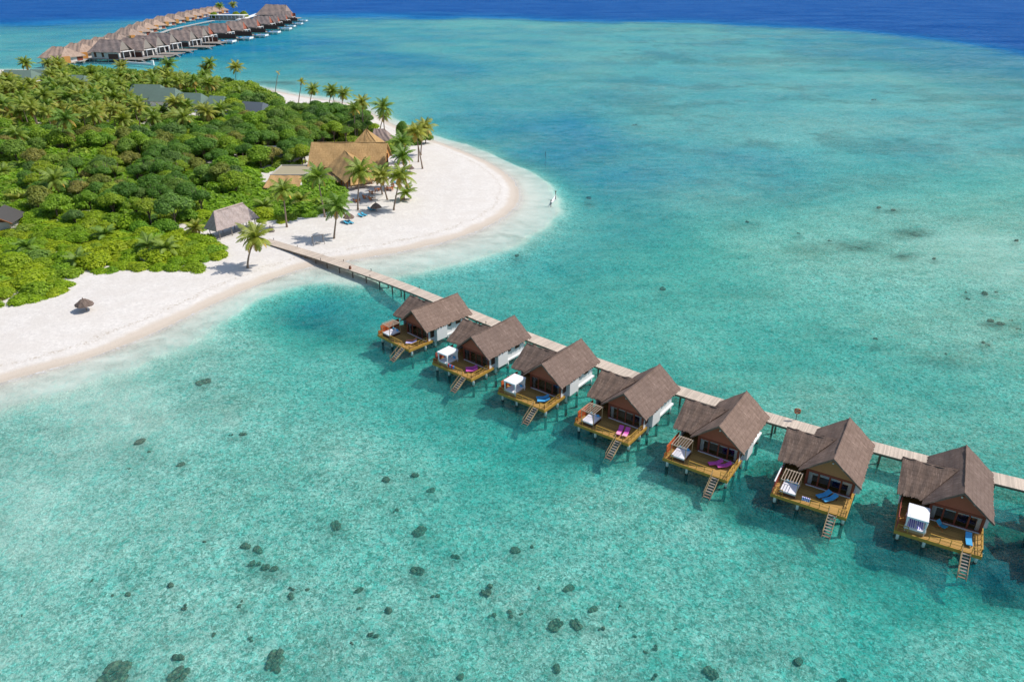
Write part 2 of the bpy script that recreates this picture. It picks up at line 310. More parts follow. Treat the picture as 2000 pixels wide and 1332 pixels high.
CP_ = [(273, 862, 11), (291, 881, 5), (351, 905, 8), (252, 913, 5), (451, 848, 5), (475, 848, 7), (399, 1056, 4), (480, 1065, 11), (502, 1075, 12), (495, 1102, 14), (527, 1108, 16), (180, 1131, 5), (333, 1141, 7), (250, 1159, 7), (218, 1161, 4), (363, 1184, 9), (569, 1148, 7),
      (566, 1164, 9), (600, 1149, 5), (467, 1181, 6), (473, 1171, 4), (487, 1247, 8), (687, 1254, 5), (539, 1285, 24), (541, 1307, 7), (224, 1319, 38), (343, 1323, 25), (657, 1024, 14), (42, 1200, 4), (347, 1281, 12), (754, 936, 8), (811, 927, 9), (840, 954, 8), (772, 994, 8),
      (821, 1036, 15), (888, 1083, 9), (1007, 1073, 10), (1039, 1065, 6), (815, 1112, 14), (957, 1153, 17), (850, 1162, 9), (704, 1151, 9), (759, 1190, 9), (1053, 1146, 6), (1107, 1145, 12), (962, 1198, 9), (997, 1197, 10), (1019, 1197, 5), (1083, 1220, 16), (1125, 1219, 14), (1155, 1187, 10), (1175, 1224, 8),
      (729, 1239, 11), (1085, 1305, 10), (900, 1319, 8), (1389, 1311, 15), (1261, 1269, 6), (1283, 1263, 8), (1279, 1319, 8), (396, 745, 14), (1295, 562, 7), (1560, 1290, 11), (1642, 1326, 10), (1210, 1180, 6), (1320, 1225, 5), (700, 1185, 5), (1010, 500, 5), (1240, 1240, 5), (415, 1238, 6), (1888, 570, 5), (1891, 583, 5), (1925, 573, 7), (1946, 570, 4), (1935, 626, 7), (1956, 633, 7), (1976, 624, 5), (1990, 641, 5), (1711, 661, 5), (1848, 690, 4), (1921, 668, 6), (1931, 673, 4), (1620, 470, 5), (1560, 455, 4), (1715, 405, 6), (1745, 410, 5), (1150, 385, 7), (1146, 290, 4), (1706, 195, 6), (1240, 244, 5), (1460, 432, 5), (1985, 470, 5), (1825, 505, 5)]
REEF_SHADE += [(u, v, r*1.5+4, (r*1.5+4)*.62, .42) for u, v, r in CP_]
def smooth(a, b, x):
    t = np.clip((x-a)/(b-a), 0, 1); return t*t*(3-2*t)
def vnoise(X, Y, s, seed):
    q = np.random.RandomState(seed).rand(97, 97); x = X/s; y = Y/s; i = np.floor(x).astype(int); j = np.floor(y).astype(int); fx = x-i; fy = y-j
    fx = fx*fx*(3-2*fx); fy = fy*fy*(3-2*fy); h = lambda a, b: q[a % 97, b % 97]
    return (h(i, j)*(1-fx)+h(i+1, j)*fx)*(1-fy)+(h(i, j+1)*(1-fx)+h(i+1, j+1)*fx)*fy
def fields(X, Y):
    Ys = np.maximum(Y, 20.); th = X/Ys; ly = np.log(Ys)*.9
    num = np.zeros(X.shape); den = np.zeros(X.shape)
    for u, v, d in ANCH:
        p = g(u, v); w = 1/(((th-p.x/p.y)**2+(ly-math.log(p.y)*.9)**2)+.0012)**1.7; num += w*d; den += w
    D = .93*num/den*(.72+.56*vnoise(X, Y, 31, 3))*(.9+.2*vnoise(X, Y, 9, 4))
    u, v = pxa(X, Ys, 0.0)
    ev = np.interp(np.clip(u, -900, 2900), [e[0] for e in EDGE], [e[1] for e in EDGE])+(vnoise(X, Y, 60, 5)-.5)*5+(vnoise(X, Y, 17, 8)-.5)*2.5
    ev = ev+(vnoise(X, Y, 140, 15)-.5)*5; deep = smooth(15.0, -10.0, v-ev); D = D+2.5*smooth(16, 2, v-ev)*vnoise(X, Y, 45, 16)+deep**1.6*45+2.6*smooth(95, 0, v-ev)*smooth(1250, 1900, u)+1.6*smooth(48, 0, v-ev)*smooth(620, 200, u)
    reef_shade = np.zeros(X.shape)
    for a, b, ru, rv, s in REEF_SHADE:
        dd = ((u-a)/ru)**2+((v-b)/rv)**2; reef_shade = np.maximum(reef_shade, s*np.exp(-dd*1.1))
    reef_shade = np.clip(reef_shade*(.5+1.0*vnoise(X, Y, 5, 6)), 0, 1); fb = .40*vnoise(X*.45, Y, 30, 21)+.35*vnoise(X*.7, Y, 12, 22)+.25*vnoise(X, Y, 5, 23)
    reef_shade = np.maximum(reef_shade, np.clip((fb-.5)*3.0, 0, .42)*smooth(150, 300, Y)*smooth(-60, 90, X-.05*Y)); 
    reef_shade = np.maximum(reef_shade, np.clip((fb-.53)*3.0, 0, .28)*smooth(150, 60, Y))
    ds = sdist(X, Y, SHORE); de = sdist(X, Y, SHELF)
    de = de+(vnoise(X, Y, 7, 9)-.5)*2.0
    shelf_d = .30*np.clip(-ds, 0, None)/(np.clip(-ds, 0, None)+np.clip(de, 0, None)+.01)
    k = np.clip(-de, 0, None); out_d = .30+(np.maximum(D, .5)-.30)*(1-np.exp(-k/5.5))
    depth = np.where(de > 0, np.minimum(shelf_d, .30), out_d)
    ins = np.clip(ds, 0, None); elev = 1.25*(1-np.exp(-ins/8.0))+.12*(vnoise(X, Y, 13, 10)-.5)*np.clip(ins/8, 0, 1)
    depth = np.where(ds > 0, -elev, depth); reef_shade = np.where(ds > 0, 0, reef_shade)
    return depth, reef_shade, ds, deep
def axis_x():
    xs = [0.0]; s = 1.15
    while xs[-1] < 6000:
        x = xs[-1]; s = 1.15 if x < 130 else s*1.06; xs.append(x+s)
    return np.array([-x for x in xs[:0:-1]]+xs)
ys = [g(1000, v).y for v in np.arange(1420, 20, -3.0)]+[g(1000, v).y for v in np.arange(19, -40, -2.0)]
yy = [ys[0]]
for y in ys[1:]:
    if y-yy[-1] > .8: yy.append(y)
YS = np.array(list(np.arange(-200, -20, 12.0))+list(np.arange(-20, yy[0]-1.2, 2.0))+yy+[3500, 4500, 6500, 10000, 20000, 40000]); XS = axis_x(); XS = np.concatenate([[-40000, -20000], XS, [20000, 40000]])
GX, GY = np.meshgrid(XS, YS); DEPTH, RF, SD, DEEP = fields(GX, GY)
def terrain_z(x, y):
    d, *_ = fields(np.array([float(x)]), np.array([float(y)])); return -float(d[0])
def grid_mesh(name, keep, Z, mat, attrs):
    ny, nx = GX.shape; V = np.stack([GX, GY, Z], -1).reshape(-1, 3)
    I = np.arange(ny*nx).reshape(ny, nx); F = np.stack([I[:-1, :-1], I[:-1, 1:], I[1:, 1:], I[1:, :-1]], -1).reshape(-1, 4)
    k = keep.reshape(-1)[F].any(1) if keep is not None else np.ones(len(F), bool)
    if keep is not None and name == 'seabed': k = ~(~keep).reshape(-1)[F].any(1)
    F = F[k]; used = np.unique(F); rem = -np.ones(ny*nx, int); rem[used] = np.arange(len(used)); F = rem[F]; V = V[used]
    me = bpy.data.meshes.new(name); me.vertices.add(len(V)); me.vertices.foreach_set('co', V.astype(np.float32).ravel())
    me.loops.add(len(F)*4); me.loops.foreach_set('vertex_index', F.astype(np.int32).ravel()); me.polygons.add(len(F)); me.polygons.foreach_set('loop_start', np.arange(0, len(F)*4, 4, dtype=np.int32))
    me.update(calc_edges=True); me.polygons.foreach_set('use_smooth', np.ones(len(F), bool))
    for an, A in attrs.items():
        at = me.attributes.new(an, 'FLOAT', 'POINT'); at.data.foreach_set('value', A.reshape(-1)[used].astype(np.float32))
    me.materials.append(mat); me.validate(); o = bpy.data.objects.new(name, me); link(o); o['kind'] = 'structure'; return o
VEG = [(-420, 800), (-200, 660), (0, 603), (60, 591), (100, 582), (130, 566), (150, 556), (170, 547), (164, 531), (180, 528), (200, 537), (240, 533), (300, 525), (345, 533), (375, 531), (404, 521), (436, 510), (451, 500), (444, 490), (430, 480), (419, 472), (402, 462), (395, 448), (440, 425), (475, 424), (505, 434),
       (541, 437), (584, 430), (624, 419), (662, 410), (674, 385), (660, 350), (640, 344), (600, 350), (560, 374), (515, 372), (512, 345), (535, 330), (602, 330), (604, 288), (690, 280), (726, 262), (722, 246), (712, 232), (700, 222), (680, 212), (640, 214), (605, 212), (575, 212), (550, 210), (535, 200), (505, 184), (470, 176),
       (400, 170), (330, 160), (260, 157), (190, 150), (120, 148), (60, 153), (0, 158), (-300, 165), (-900, 190)]
VW = np.array([tuple(g(u, v, 1.2))[:2] for u, v in VEG])
# sand
def sand_mat():
    n = NT('white_coral_sand'); gm = n.n('ShaderNodeNewGeometry'); s = n.n('ShaderNodeSeparateXYZ'); n.set(s, 0, gm.outputs['Position']); raw = n.coord('Object')
    z = n.math('ADD', s.outputs[2], n.math('MULTIPLY', n.math('SUBTRACT', n.noise(raw, .16, 4), .5), .3))
    wet = n.rng(z, .24, .46, 1, 0, True); wet2 = n.rng(z, .02, .2, 1, 0, True)
    f = n.noise(raw, 1.4, 5, .65); f2 = n.noise(raw, .25, 3)
    c = n.mix(n.rng(f, .35, .7, 0, 1), (.575, .535, .49, 1), (.715, .67, .615, 1)); c = n.mix(n.rng(f2, .4, .65, 0, .6), c, (.58, .53, .475, 1))
    c = n.mix(wet, c, (.55, .47, .385, 1)); c = n.mix(n.math('MULTIPLY', wet2, .6), c, (.47, .40, .32, 1))
    c = n.mix(n.rng(s.outputs[2], -.1, .04, 1, 0, True), c, (.63, .625, .545, 1)); deb = n.noise(raw, 2.2, 4, .7); line = n.rng(n.math('ABSOLUTE', n.math('SUBTRACT', z, .62)), 0, .07, 1, 0)
    c = n.mix(n.math('MULTIPLY', n.math('MULTIPLY', n.rng(deb, .5, .6, 0, 1), line), .75), c, (.35, .28, .2, 1))
    foot = n.noise(raw, 2.6, 3, .6); vg = n.n('ShaderNodeAttribute', attribute_name='litter'); lt = n.math('MULTIPLY', vg.outputs['Fac'], n.rng(n.noise(raw, .3, 4, .6), .3, .42, 1, .0)); c = n.mix(lt, c, n.mix(f, (.10, .085, .035, 1), (.16, .15, .05, 1)))
    return n.done(n.pbsdf(c, n.rng(wet, 0, 1, .95, .6), n.bump(n.math('ADD', f, n.math('MULTIPLY', foot, .8)), .45, .12), .2))
def seabed_mat():
    n = NT('sand_rubble_caustic_seabed'); raw = n.coord('Object'); a = n.n('ShaderNodeAttribute', attribute_name='reef_shade'); d = n.n('ShaderNodeAttribute', attribute_name='depth')
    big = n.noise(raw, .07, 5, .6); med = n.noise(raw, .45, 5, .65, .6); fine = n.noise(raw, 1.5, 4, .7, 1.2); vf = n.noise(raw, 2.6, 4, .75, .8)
    sand = (.69, .69, .59, 1); rub_caustic = (.17, .26, .21, 1)
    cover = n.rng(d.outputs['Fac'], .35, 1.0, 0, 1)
    c = n.mix(n.math('MULTIPLY', n.rng(fine, .45, .58, 0, .9), cover), sand, rub_caustic)  # rubble plus caustic light cells, both painted as albedo mottle
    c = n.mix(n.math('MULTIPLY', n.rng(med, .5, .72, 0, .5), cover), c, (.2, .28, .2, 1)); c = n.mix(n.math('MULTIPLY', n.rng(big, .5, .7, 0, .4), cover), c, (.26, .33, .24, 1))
    c = n.mix(n.math('MULTIPLY', n.rng(vf, .53, .61, 0, .95), cover), c, (.92, .93, .82, 1))  # pale flecks of rippled light, painted into the albedo
    spk = n.noise(raw, .8, 5, .75); rf = n.math('MULTIPLY', a.outputs['Fac'], n.rng(spk, .3, .62, .35, 1.25), clamp=True)
    c = n.mix(rf, c, n.mix(fine, (.035, .05, .04, 1), (.13, .12, .08, 1)))
    h = n.math('ADD', fine, n.math('MULTIPLY', med, 1.2)); rip = n.noise(n.coord('Object', (1, 1, 1)), 4.5, 2, .5, .4); h = n.math('ADD', h, n.math('MULTIPLY', rip, .6))
    return n.done(n.pbsdf(c, .95, n.bump(h, .9, .22), .05))
def water_mat():
    n = NT('lagoon_water'); raw = n.coord('Object'); a = n.n('ShaderNodeAttribute', attribute_name='depth'); d0 = n.math('MAXIMUM', a.outputs['Fac'], 0.0)
    r1 = n.noise(raw, .75, 3, .55, .9); r2 = n.noise(n.coord('Object', (1, 1.6, 1)), 2.6, 3, .65, .6); r3 = n.noise(n.coord('Object', (.7, 1.2, 1)), .22, 5, .72, .4); r4 = n.noise(n.coord('Object', (.5, 1, 1)), .025, 4, .6, .5)
    ridge = lambda x: n.math('SUBTRACT', 1.0, n.math('ABSOLUTE', n.math('MULTIPLY', n.math('SUBTRACT', x, .5), 4.2)), clamp=True); rg1 = n.math('POWER', ridge(r1), 1.6); rg2 = n.math('POWER', ridge(r2), 1.6)
    wv = n.math('SUBTRACT', 1.0, n.math('ADD', n.math('MULTIPLY', rg1, .6), n.math('MULTIPLY', rg2, .4))); d = n.math('MULTIPLY', d0, n.math('MULTIPLY', n.rng(wv, .25, 1.0, .35, 1.25), n.rng(r3, .36, .64, .85, 1.2)))  # thickness swing overdriven; pale ridge lines imitate a caustic net in the tint
    ex = lambda k: n.math('EXPONENT', n.math('MULTIPLY', d, -k))
    cb = n.n('ShaderNodeCombineColor'); tb = n.n('ShaderNodeAttribute', attribute_name='turbid_skytint').outputs['Fac']; exv = lambda k: n.math('EXPONENT', n.math('MULTIPLY', d, n.math('MULTIPLY', k, -1.0)))
    n.set(cb, 0, ex(.92)); n.set(cb, 1, exv(n.rng(tb, 0, 1, .088, .060))); n.set(cb, 2, exv(n.rng(tb, 0, 1, .022, .082)))
    tr = n.n('ShaderNodeBsdfTransparent'); n.set(tr, 'Color', cb.outputs[0])
    dq = n.math('DIVIDE', d0, 40.0, clamp=True); body = n.mix(tb, n.ramp(dq, [(0, (.13, .44, .43)), (.03, (.11, .38, .43)), (.055, (.09, .35, .44)), (.085, (.02, .28, .44)), (.12, (.006, .23, .44)), (.2, (.004, .17, .42)), (.4, (.003, .11, .33)), (1, (.005, .09, .315))]), n.ramp(dq, [(0, (.10, .46, .40)), (.03, (.07, .43, .37)), (.055, (.03, .36, .33)), (.085, (.008, .25, .31)), (.12, (.003, .20, .33)), (.3, (.003, .11, .33)), (1, (.005, .09, .315))]))  # far ramp is bluer and paler, with sky reflection put into body colour
    h = n.math('ADD', n.math('ADD', n.math('ADD', n.math('MULTIPLY', r1, .6), n.math('MULTIPLY', rg1, .35)), n.math('ADD', n.math('MULTIPLY', rg2, .2), n.math('MULTIPLY', r2, .4))), n.math('MULTIPLY', r3, 1.6)); nb = n.bump(h, .75, .28); nb2 = n.bump(h, .9, .55)
    body = n.mix(1.0, body, n.ramp(r3, [(.36, (.72, .78, .85)), (.64, (1.25, 1.2, 1.14))]), 'MULTIPLY'); body = n.mix(1.0, body, n.ramp(r4, [(.34, (.8, .82, .88)), (.66, (1.22, 1.18, 1.1))]), 'MULTIPLY'); df = n.n('ShaderNodeBsdfDiffuse'); n.set(df, 'Color', body); n.set(df, 'Normal', nb2)
    s = n.math('SUBTRACT', 1.0, n.math('EXPONENT', n.math('MULTIPLY', n.math('ADD', n.math('MULTIPLY', d0, .15), n.math('MULTIPLY', n.math('MULTIPLY', d0, d0), .012)), -1.0)))
    m = n.n('ShaderNodeMixShader'); n.set(m, 0, n.math('MULTIPLY', s, n.rng(r3, .36, .64, .86, 1.14), clamp=True)); n.set(m, 1, tr.outputs[0]); n.set(m, 2, df.outputs[0])
    fr = n.n('ShaderNodeFresnel', IOR=1.33); n.set(fr, 'Normal', nb); gl = n.n('ShaderNodeBsdfGlossy'); gl.inputs['Roughness'].default_value = .075; n.set(gl, 'Normal', n.bump(h, 1.0, .5))
    fm = n.math('MULTIPLY', n.rng(a.outputs['Fac'], .0, .05, 1, 0), n.rng(n.noise(raw, 1.3, 5, .75), .46, .58, 0, .8)); fo = n.n('ShaderNodeBsdfDiffuse'); fo.inputs['Color'].default_value = (.8, .8, .8, 1); m2 = n.n('ShaderNodeMixShader'); n.set(m2, 0, fm); n.set(m2, 1, m.outputs[0]); n.set(m2, 2, fo.outputs[0]); m = m2
    w = n.n('ShaderNodeMixShader'); n.set(w, 0, n.math('MULTIPLY', n.math('MULTIPLY', fr.outputs[0], n.rng(d0, 3.5, 9, 1, .3)), n.math('MULTIPLY', n.rng(r3, .36, .64, .12, .58), n.rng(r4, .35, .65, .6, 1.4)), clamp=True)); n.set(w, 1, m.outputs[0]); n.set(w, 2, gl.outputs[0]); return n.done(w.outputs[0])
land = DEPTH < 0.26
TZ = -np.minimum(DEPTH, 12.0-11.3*smooth(300, 650, GY))
LITTER = np.clip((sdist(GX, GY, VW)-.6)/1.5, 0, 1)
grid_mesh('beach', land, TZ, sand_mat(), {'depth': DEPTH, 'litter': LITTER})
grid_mesh('seabed', ~((lambda k: k)(land)), TZ, seabed_mat(), {'depth': np.maximum(DEPTH, 0), 'reef_shade': RF})
wk = DEPTH > -.2
def water_sheet():
    o = grid_mesh('sea_water', wk, np.zeros_like(DEPTH), water_mat(), {'depth': np.maximum(DEPTH, 0), 'turbid_skytint': smooth(270, 130, GY-.35*np.clip(GX, 0, 200)+60*(vnoise(GX, GY, 60, 31)-.5))}); return o
water_sheet()
# ------------------------------------------------------------------ light, sky, camera
SUN_AZ, SUN_EL = R(11), R(50.5)
w = bpy.data.worlds.new('World'); SC.world = w; w.use_nodes = True; nt = w.node_tree; bg = nt.nodes['Background']
sk = nt.nodes.new('ShaderNodeTexSky'); sk.sky_type = 'NISHITA'; sk.sun_disc = False; sk.sun_elevation = SUN_EL; sk.sun_rotation = PI/2-SUN_AZ
nt.links.new(sk.outputs[0], bg.inputs[0]); bg.inputs[1].default_value = .135
sl = bpy.data.lights.new('sun', 'SUN'); sl.energy = 4.0; sl.angle = R(.5); sl.color = (1, .955, .89); so = bpy.data.objects.new('sun', sl); link(so)
sv = Vector((math.cos(SUN_AZ)*math.cos(SUN_EL), math.sin(SUN_AZ)*math.cos(SUN_EL), math.sin(SUN_EL))); so.rotation_euler = (-sv).to_track_quat('-Z', 'Y').to_euler(); so.location = (100, 50, 200)
cd = bpy.data.cameras.new('camera'); cd.sensor_width = 36; cd.lens = 36*FPX/2000; cd.clip_start = 1; cd.clip_end = 120000; co = bpy.data.objects.new('camera', cd); link(co)
co.location = (0, 0, HC); co.rotation_euler = (PI/2-PT, 0, 0); SC.camera = co
SC.view_settings.view_transform = 'Standard'; SC.view_settings.look = 'None'; SC.view_settings.exposure = 0.15; SC.view_settings.gamma = 1
SC.cycles.transparent_max_bounces = 12; SC.cycles.max_bounces = 6; SC.cycles.caustics_reflective = False; SC.cycles.caustics_refractive = False
SC.cycles.sample_clamp_direct = 12; SC.cycles.sample_clamp_indirect = 4
# ------------------------------------------------------------------ boardwalk
WALK = [((-61.9, 181.1), 1.45), ((-45.2, 168.9), 1.5), ((-24.4, 151.9), 1.6), ((-8.6, 137.0), 1.7), ((-2.4, 131.1), 1.72), ((9.4, 120.6), 1.75), ((15.6, 115.3), 1.75), ((21.6, 110.4), 1.75), ((27.7, 105.8), 1.75), ((33.6, 101.7), 1.75),
        ((39.9, 97.6), 1.75), ((46.0, 93.7), 1.75), ((52.5, 89.8), 1.75), ((59.0, 86.1), 1.75), ((65.7, 82.5), 1.75), ((80.0, 75.2), 1.75), ((96.0, 67.4), 1.75)]   # far edge
def boardwalk():
    t = thing('boardwalk', 'long pale wooden boardwalk on posts linking the beach to the overwater villas', 'boardwalk', (0, 0, 0))
    P = [Vector((p[0][0], p[0][1], p[1])) for p in WALK]; Q = []
    for i, p in enumerate(P): # resample smooth
        pass
    res = []
    for i in range(len(P)-1):
        a, b, c, d = P[max(i-1, 0)], P[i], P[i+1], P[min(i+2, len(P)-1)]
        for k in range(6):
            s = k/6; res.append(.5*((2*b)+(c-a)*s+(2*a-5*b+4*c-d)*s*s+(3*b-a-3*c+d)*s**3))
    res.append(P[-1]); W = 2.85; vs = []; fs = []; al = []; L = 0; bm = MB(); posts = []; last = 1.0
    for i, p in enumerate(res):
        d = (res[min(i+1, len(res)-1)]-res[max(i-1, 0)]).normalized(); n = Vector((d.y, -d.x, 0)).normalized()*-1
        n = Vector((-d.y, d.x, 0)).normalized()*-1
        if i: L += (p-res[i-1]).length; last += (p-res[i-1]).length
        q = p+n*W; vs += [p, q, p-Vector((0, 0, .12)), q-Vector((0, 0, .12))]; al += [L]*4; Q.append((p, q))
        if last > 3.0: posts.append((p.lerp(q, .07), p.lerp(q, .93), d)); last = 0
    for i in range(len(res)-1):
        a = 4*i; b = a+4; fs += [(a, b, b+1, a+1), (a+2, a+3, b+3, b+2), (a, a+2, b+2, b), (a+1, b+1, b+3, a+3)]
    fs += [(0, 1, 3, 2), (4*len(res)-4, 4*len(res)-2, 4*len(res)-1, 4*len(res)-3)]
    m = MB(); m.add(vs, fs); o = m.build('walking_deck', M['walk'], t)
    at = o.data.attributes.new('along', 'FLOAT', 'POINT'); at.data.foreach_set('value', np.array(al, np.float32))
    b = MB()
    for i in range(len(Q)-1):
        for k in (.04, .96):
            b.beam(Q[i][0].lerp(Q[i][1], k)-Vector((0, 0, .27)), Q[i+1][0].lerp(Q[i+1][1], k)-Vector((0, 0, .27)), .12, .28)
    b.build('edge_beam', M['walkbeam'], t)
    for p, q, d in posts[:48]:
        k = MB(); z0 = min(-.3, terrain_z(q.x, q.y)-.3) if p.x > -60 else 0
        for e in (p, q): k.tube([(e.x, e.y, e.z-.42), (e.x, e.y, min(z0, .3))], .15, 7)
        k.beam(p-Vector((0, 0, .55)), q-Vector((0, 0, .55)), .2, .26); k.build('support_bent', M['walkbeam'], t)
    return Q
WQ = boardwalk()
def near_edge(x): # interpolate walkway points by x of far edge
    for i in range(len(WQ)-1):
        if WQ[i][0].x <= x <= WQ[i+1][0].x:
            s = (x-WQ[i][0].x)/(WQ[i+1][0].x-WQ[i][0].x); return WQ[i][0].lerp(WQ[i+1][0], s), WQ[i][1].lerp(WQ[i+1][1], s)
proto = None
for i, (u, v) in enumerate(((534, 470), (580, 484), (636, 515), (678, 500), (727, 526), (735, 549), (820, 562), (968, 635))):
    p, q = near_edge(g(u, v, 1.55).x); c = p if pxa(*p)[1] > 0 and abs(pxa(*p)[1]-v) < abs(pxa(*q)[1]-v) else q
    e = p.lerp(q, .03 if c is p else .97)
    if proto is None:
        proto = thing('bollard_lamp', 'small dark bollard lamp along the edge of the pale boardwalk', 'bollard lamp', e, 0, 'bollard lamps along the boardwalk')
        MB().tube([(0, 0, 0), (0, 0, .42)], .06, 8).build('post', M['brown'], proto); MB().tube([(0, 0, .43), (0, 0, .5), (0, 0, .55)], [.11, .11, .02], 8).build('cap', M['black'], proto)
    else: c = copy_tree(proto); c.location = e
p, q = near_edge(g(695, 529, 1.55).x); e = p.lerp(q, .82)
t = thing('clay_urn', 'brown clay urn standing on the boardwalk between beach and first villa', 'urn', e)
MB().tube([(0, 0, 0), (0, 0, .25), (0, 0, .5), (0, 0, .68)], [.18, .34, .3, .16], 12).build('pot', M['clay'], t, True); MB().tube([(0, 0, .68), (0, 0, .76)], [.2, .22], 12).build('rim', M['brown'], t, True)
p, q = near_edge(g(1554, 820, 1.75).x); e = p.lerp(q, -.02)
t = thing('lifebuoy_stand', 'lifebuoy on a dark post at the far edge of the boardwalk', 'lifebuoy stand', e)
MB().tube([(0, 0, -.4), (0, 0, 1.25)], .05, 8).build('post', M['black'], t)
k = MB(); ck = Vector((-.35, -.94, 0)).normalized(); rr = Vector((ck.y, -ck.x, 0)); cen = Vector((0, 0, 1.6))+ck*.1
def torus_seg(a0, a1, n, r=.4, q=.11):
    m = MB(); pts = [cen+(rr*math.cos(a0+(a1-a0)*i/n)+Vector((0, 0, 1))*math.sin(a0+(a1-a0)*i/n))*r for i in range(n+1)]; m.tube(pts, q, 8); return m
ring = torus_seg(0, 2*PI, 24).build('ring', M['tan'], t, True)
for a in range(4): torus_seg(a*PI/2+.5, a*PI/2+1.0, 5, .4, .118).build('band', M['red'], ring, True)
MB().box(-.3, .3, .02, .06, 1.25, 1.95).build('backboard', M['palewood'], t)
# ------------------------------------------------------------------ overwater villas
POS = [(-10.47, 131.58), (.45, 121.35), (11.68, 111.96), (23.29, 102.93), (34.63, 94.6), (46.89, 87.31), (59.43, 80.67)]
TH = [-133.6, -130.3, -127.8, -127.2, -124.4, -121.8, -119.7]
VL = ['brown thatched overwater villa nearest the beach, daybed under a bare pergola', 'second thatched overwater villa from the beach, white canopy daybed and magenta loungers', 'third thatched overwater villa from the beach, white canopy daybed and blue loungers',
      'middle thatched overwater villa, fourth from the beach, pergola and loungers with painted sunlit feet', 'fifth thatched overwater villa from the beach, pergola and slanted magenta loungers', 'sixth thatched overwater villa, tan gable, striped towel on its front rail', 'largest looking thatched overwater villa, blue striped bed under white canopy on its deck',
      'thatched overwater villa beyond the seventh, mostly out of the picture']
VG = 'overwater villas along the boardwalk'
DZ = 1.75
def rail(m, pts, h=.95, every=1.05):
    for a, b in zip(pts[:-1], pts[1:]):
        a, b = Vector((*a, DZ)), Vector((*b, DZ)); L = (b-a).length; n = max(1, round(L/every))
        for i in range(n+1): p = a.lerp(b, i/n); m.box(p.x-.035, p.x+.035, p.y-.035, p.y+.035, DZ+.003, DZ+h-.03)
        u = Vector((0, 0, 1)); m.beam(a+u*h, b+u*h, .11, .06); m.beam(a+u*.5, b+u*.5, .05, .06)
def villa_proto():
    t = thing('overwater_villa', VL[0], 'villa', (0, 0, 0), 0, VG)
    roof = MB().slab((0, .02, 7.4), (11.5, .02, 7.4), (11.25, 3.85, 4.14), (-.25, 3.85, 4.14), .2, 46, 14, .02, .15, .1, seed=2).slab((0, -.02, 7.39), (11.5, -.02, 7.39), (11.25, -3.85, 4.13), (-.25, -3.85, 4.13), .2, 46, 14, .02, .15, .1, seed=3).build('roof', M['thatch_main'], t)
    rc = MB(); q = random.Random(3); prev = None
    rc.tube([(i*.5-.05, q.uniform(-.03, .03), 7.36+q.uniform(-.02, .05)) for i in range(24)], [q.uniform(.07, .1) for i in range(24)], 7); rc.build('ridge_cap', M['thatch_main'], roof)
    wr = MB().slab((6.0, -6.95, 6.85), (5.75, -.6, 6.95), (10.65, -3.95, 4.25), (10.65, -6.75, 4.25), .18, 30, 14, .028, .17, .16, seed=4).slab((5.98, -6.95, 6.83), (5.73, -.8, 6.9), (2.8, -3.4, 4.45), (2.8, -6.95, 4.35), .18, 20, 10, .05, .12, .16, seed=5)
    wr = wr.build('side_roof', M['thatch_wing'], t); q = random.Random(9)
    rc = MB(); rc.tube([(5.98, -7.0+i*.5, 6.80-.16*math.sin(PI*i/12.5)+q.uniform(-.02, .06)) for i in range(13)], [q.uniform(.06, .12) for i in range(13)], 7); rc.build('ridge_cap', M['thatch_wing'], wr)
    MB().plate([(2.9, -6.45, 4.3), (10.3, -6.35, 4.3), (6.0, -6.45, 6.62)], (0, .08, 0)).build('side_gable', M['brown'], t)
    # floor and walls
    MB().box(.6, 9.2, -2.7, 3.3, 1.45, 1.7).build('floor_slab', M['white'], t)
    wl = MB().box(.9, 10.26, 2.86, 3.0, 1.7, 4.62).box(6.2, 8.7, 3.003, 3.72, 1.55, 4.0).box(.9, 1.04, -2.7, 2.857, 1.7, 4.5).box(3.0, 8.7, -6.2, -6.08, 1.4, 4.3).box(1.04, 6.0, -2.82, -2.7, 1.7, 4.5)
    wl.plate([(.97, -3.3, 4.505), (.97, 3.3, 4.505), (.97, 0, 7.05)], (.06, 0, 0)); wl.build('wall', M['white'], t)
    for (a0, a1, z0, z1) in ((8.85, 9.75, 2.3, 3.95), (2.2, 3.4, 2.95, 4.0), (4.6, 5.3, 3.1, 4.0)):
        f = MB().box(a0, a1, 3.003, 3.06, z0, z0+.09).box(a0, a1, 3.003, 3.06, z1-.09, z1).box(a0, a0+.09, 3.003, 3.06, z0+.09, z1-.09).box(a1-.09, a1, 3.003, 3.06, z0+.09, z1-.09).build('window_frame', M['brown'], t)
        MB().box(a0+.09, a1-.09, 3.01, 3.035, z0+.09, z1-.09).build('pane', M['brown'], f)
    MB().plate([(10.3, -3.3, 4.2), (10.3, 3.3, 4.2), (10.3, 0, 7.08)], (.1, 0, 0)).build('gable_panel', M['gable'], t)
    MB().box(10.26, 10.44, -2.95, 3.05, 3.95, 4.19).box(10.26, 10.44, -2.95, -2.72, DZ, 3.95).box(10.26, 10.44, 2.82, 3.05, DZ, 3.95).build('door_surround', M['redbrown'], t)
    for k in range(4):
        y0 = -2.72+k*1.385; y1 = y0+1.385; sh = .0 if k % 2 else .06
        f = MB().box(10.3+sh, 10.36+sh, y0+.003, y0+.1, DZ+.05, 3.94).box(10.3+sh, 10.36+sh, y1-.1, y1-.003, DZ+.05, 3.94).box(10.3+sh, 10.36+sh, y0+.1, y1-.1, 3.82, 3.94).box(10.3+sh, 10.36+sh, y0+.1, y1-.1, DZ+.05, DZ+.17).build('sliding_door', M['redbrown'], t)
        MB().box(10.32+sh, 10.34+sh, y0+.1, y1-.1, DZ+.17, 3.82).build('pane', M['glass'], f)
    MB().box(10.44, 10.62, -2.7, 2.85, DZ+.003, DZ+.07).build('door_sill', M['white'], t)
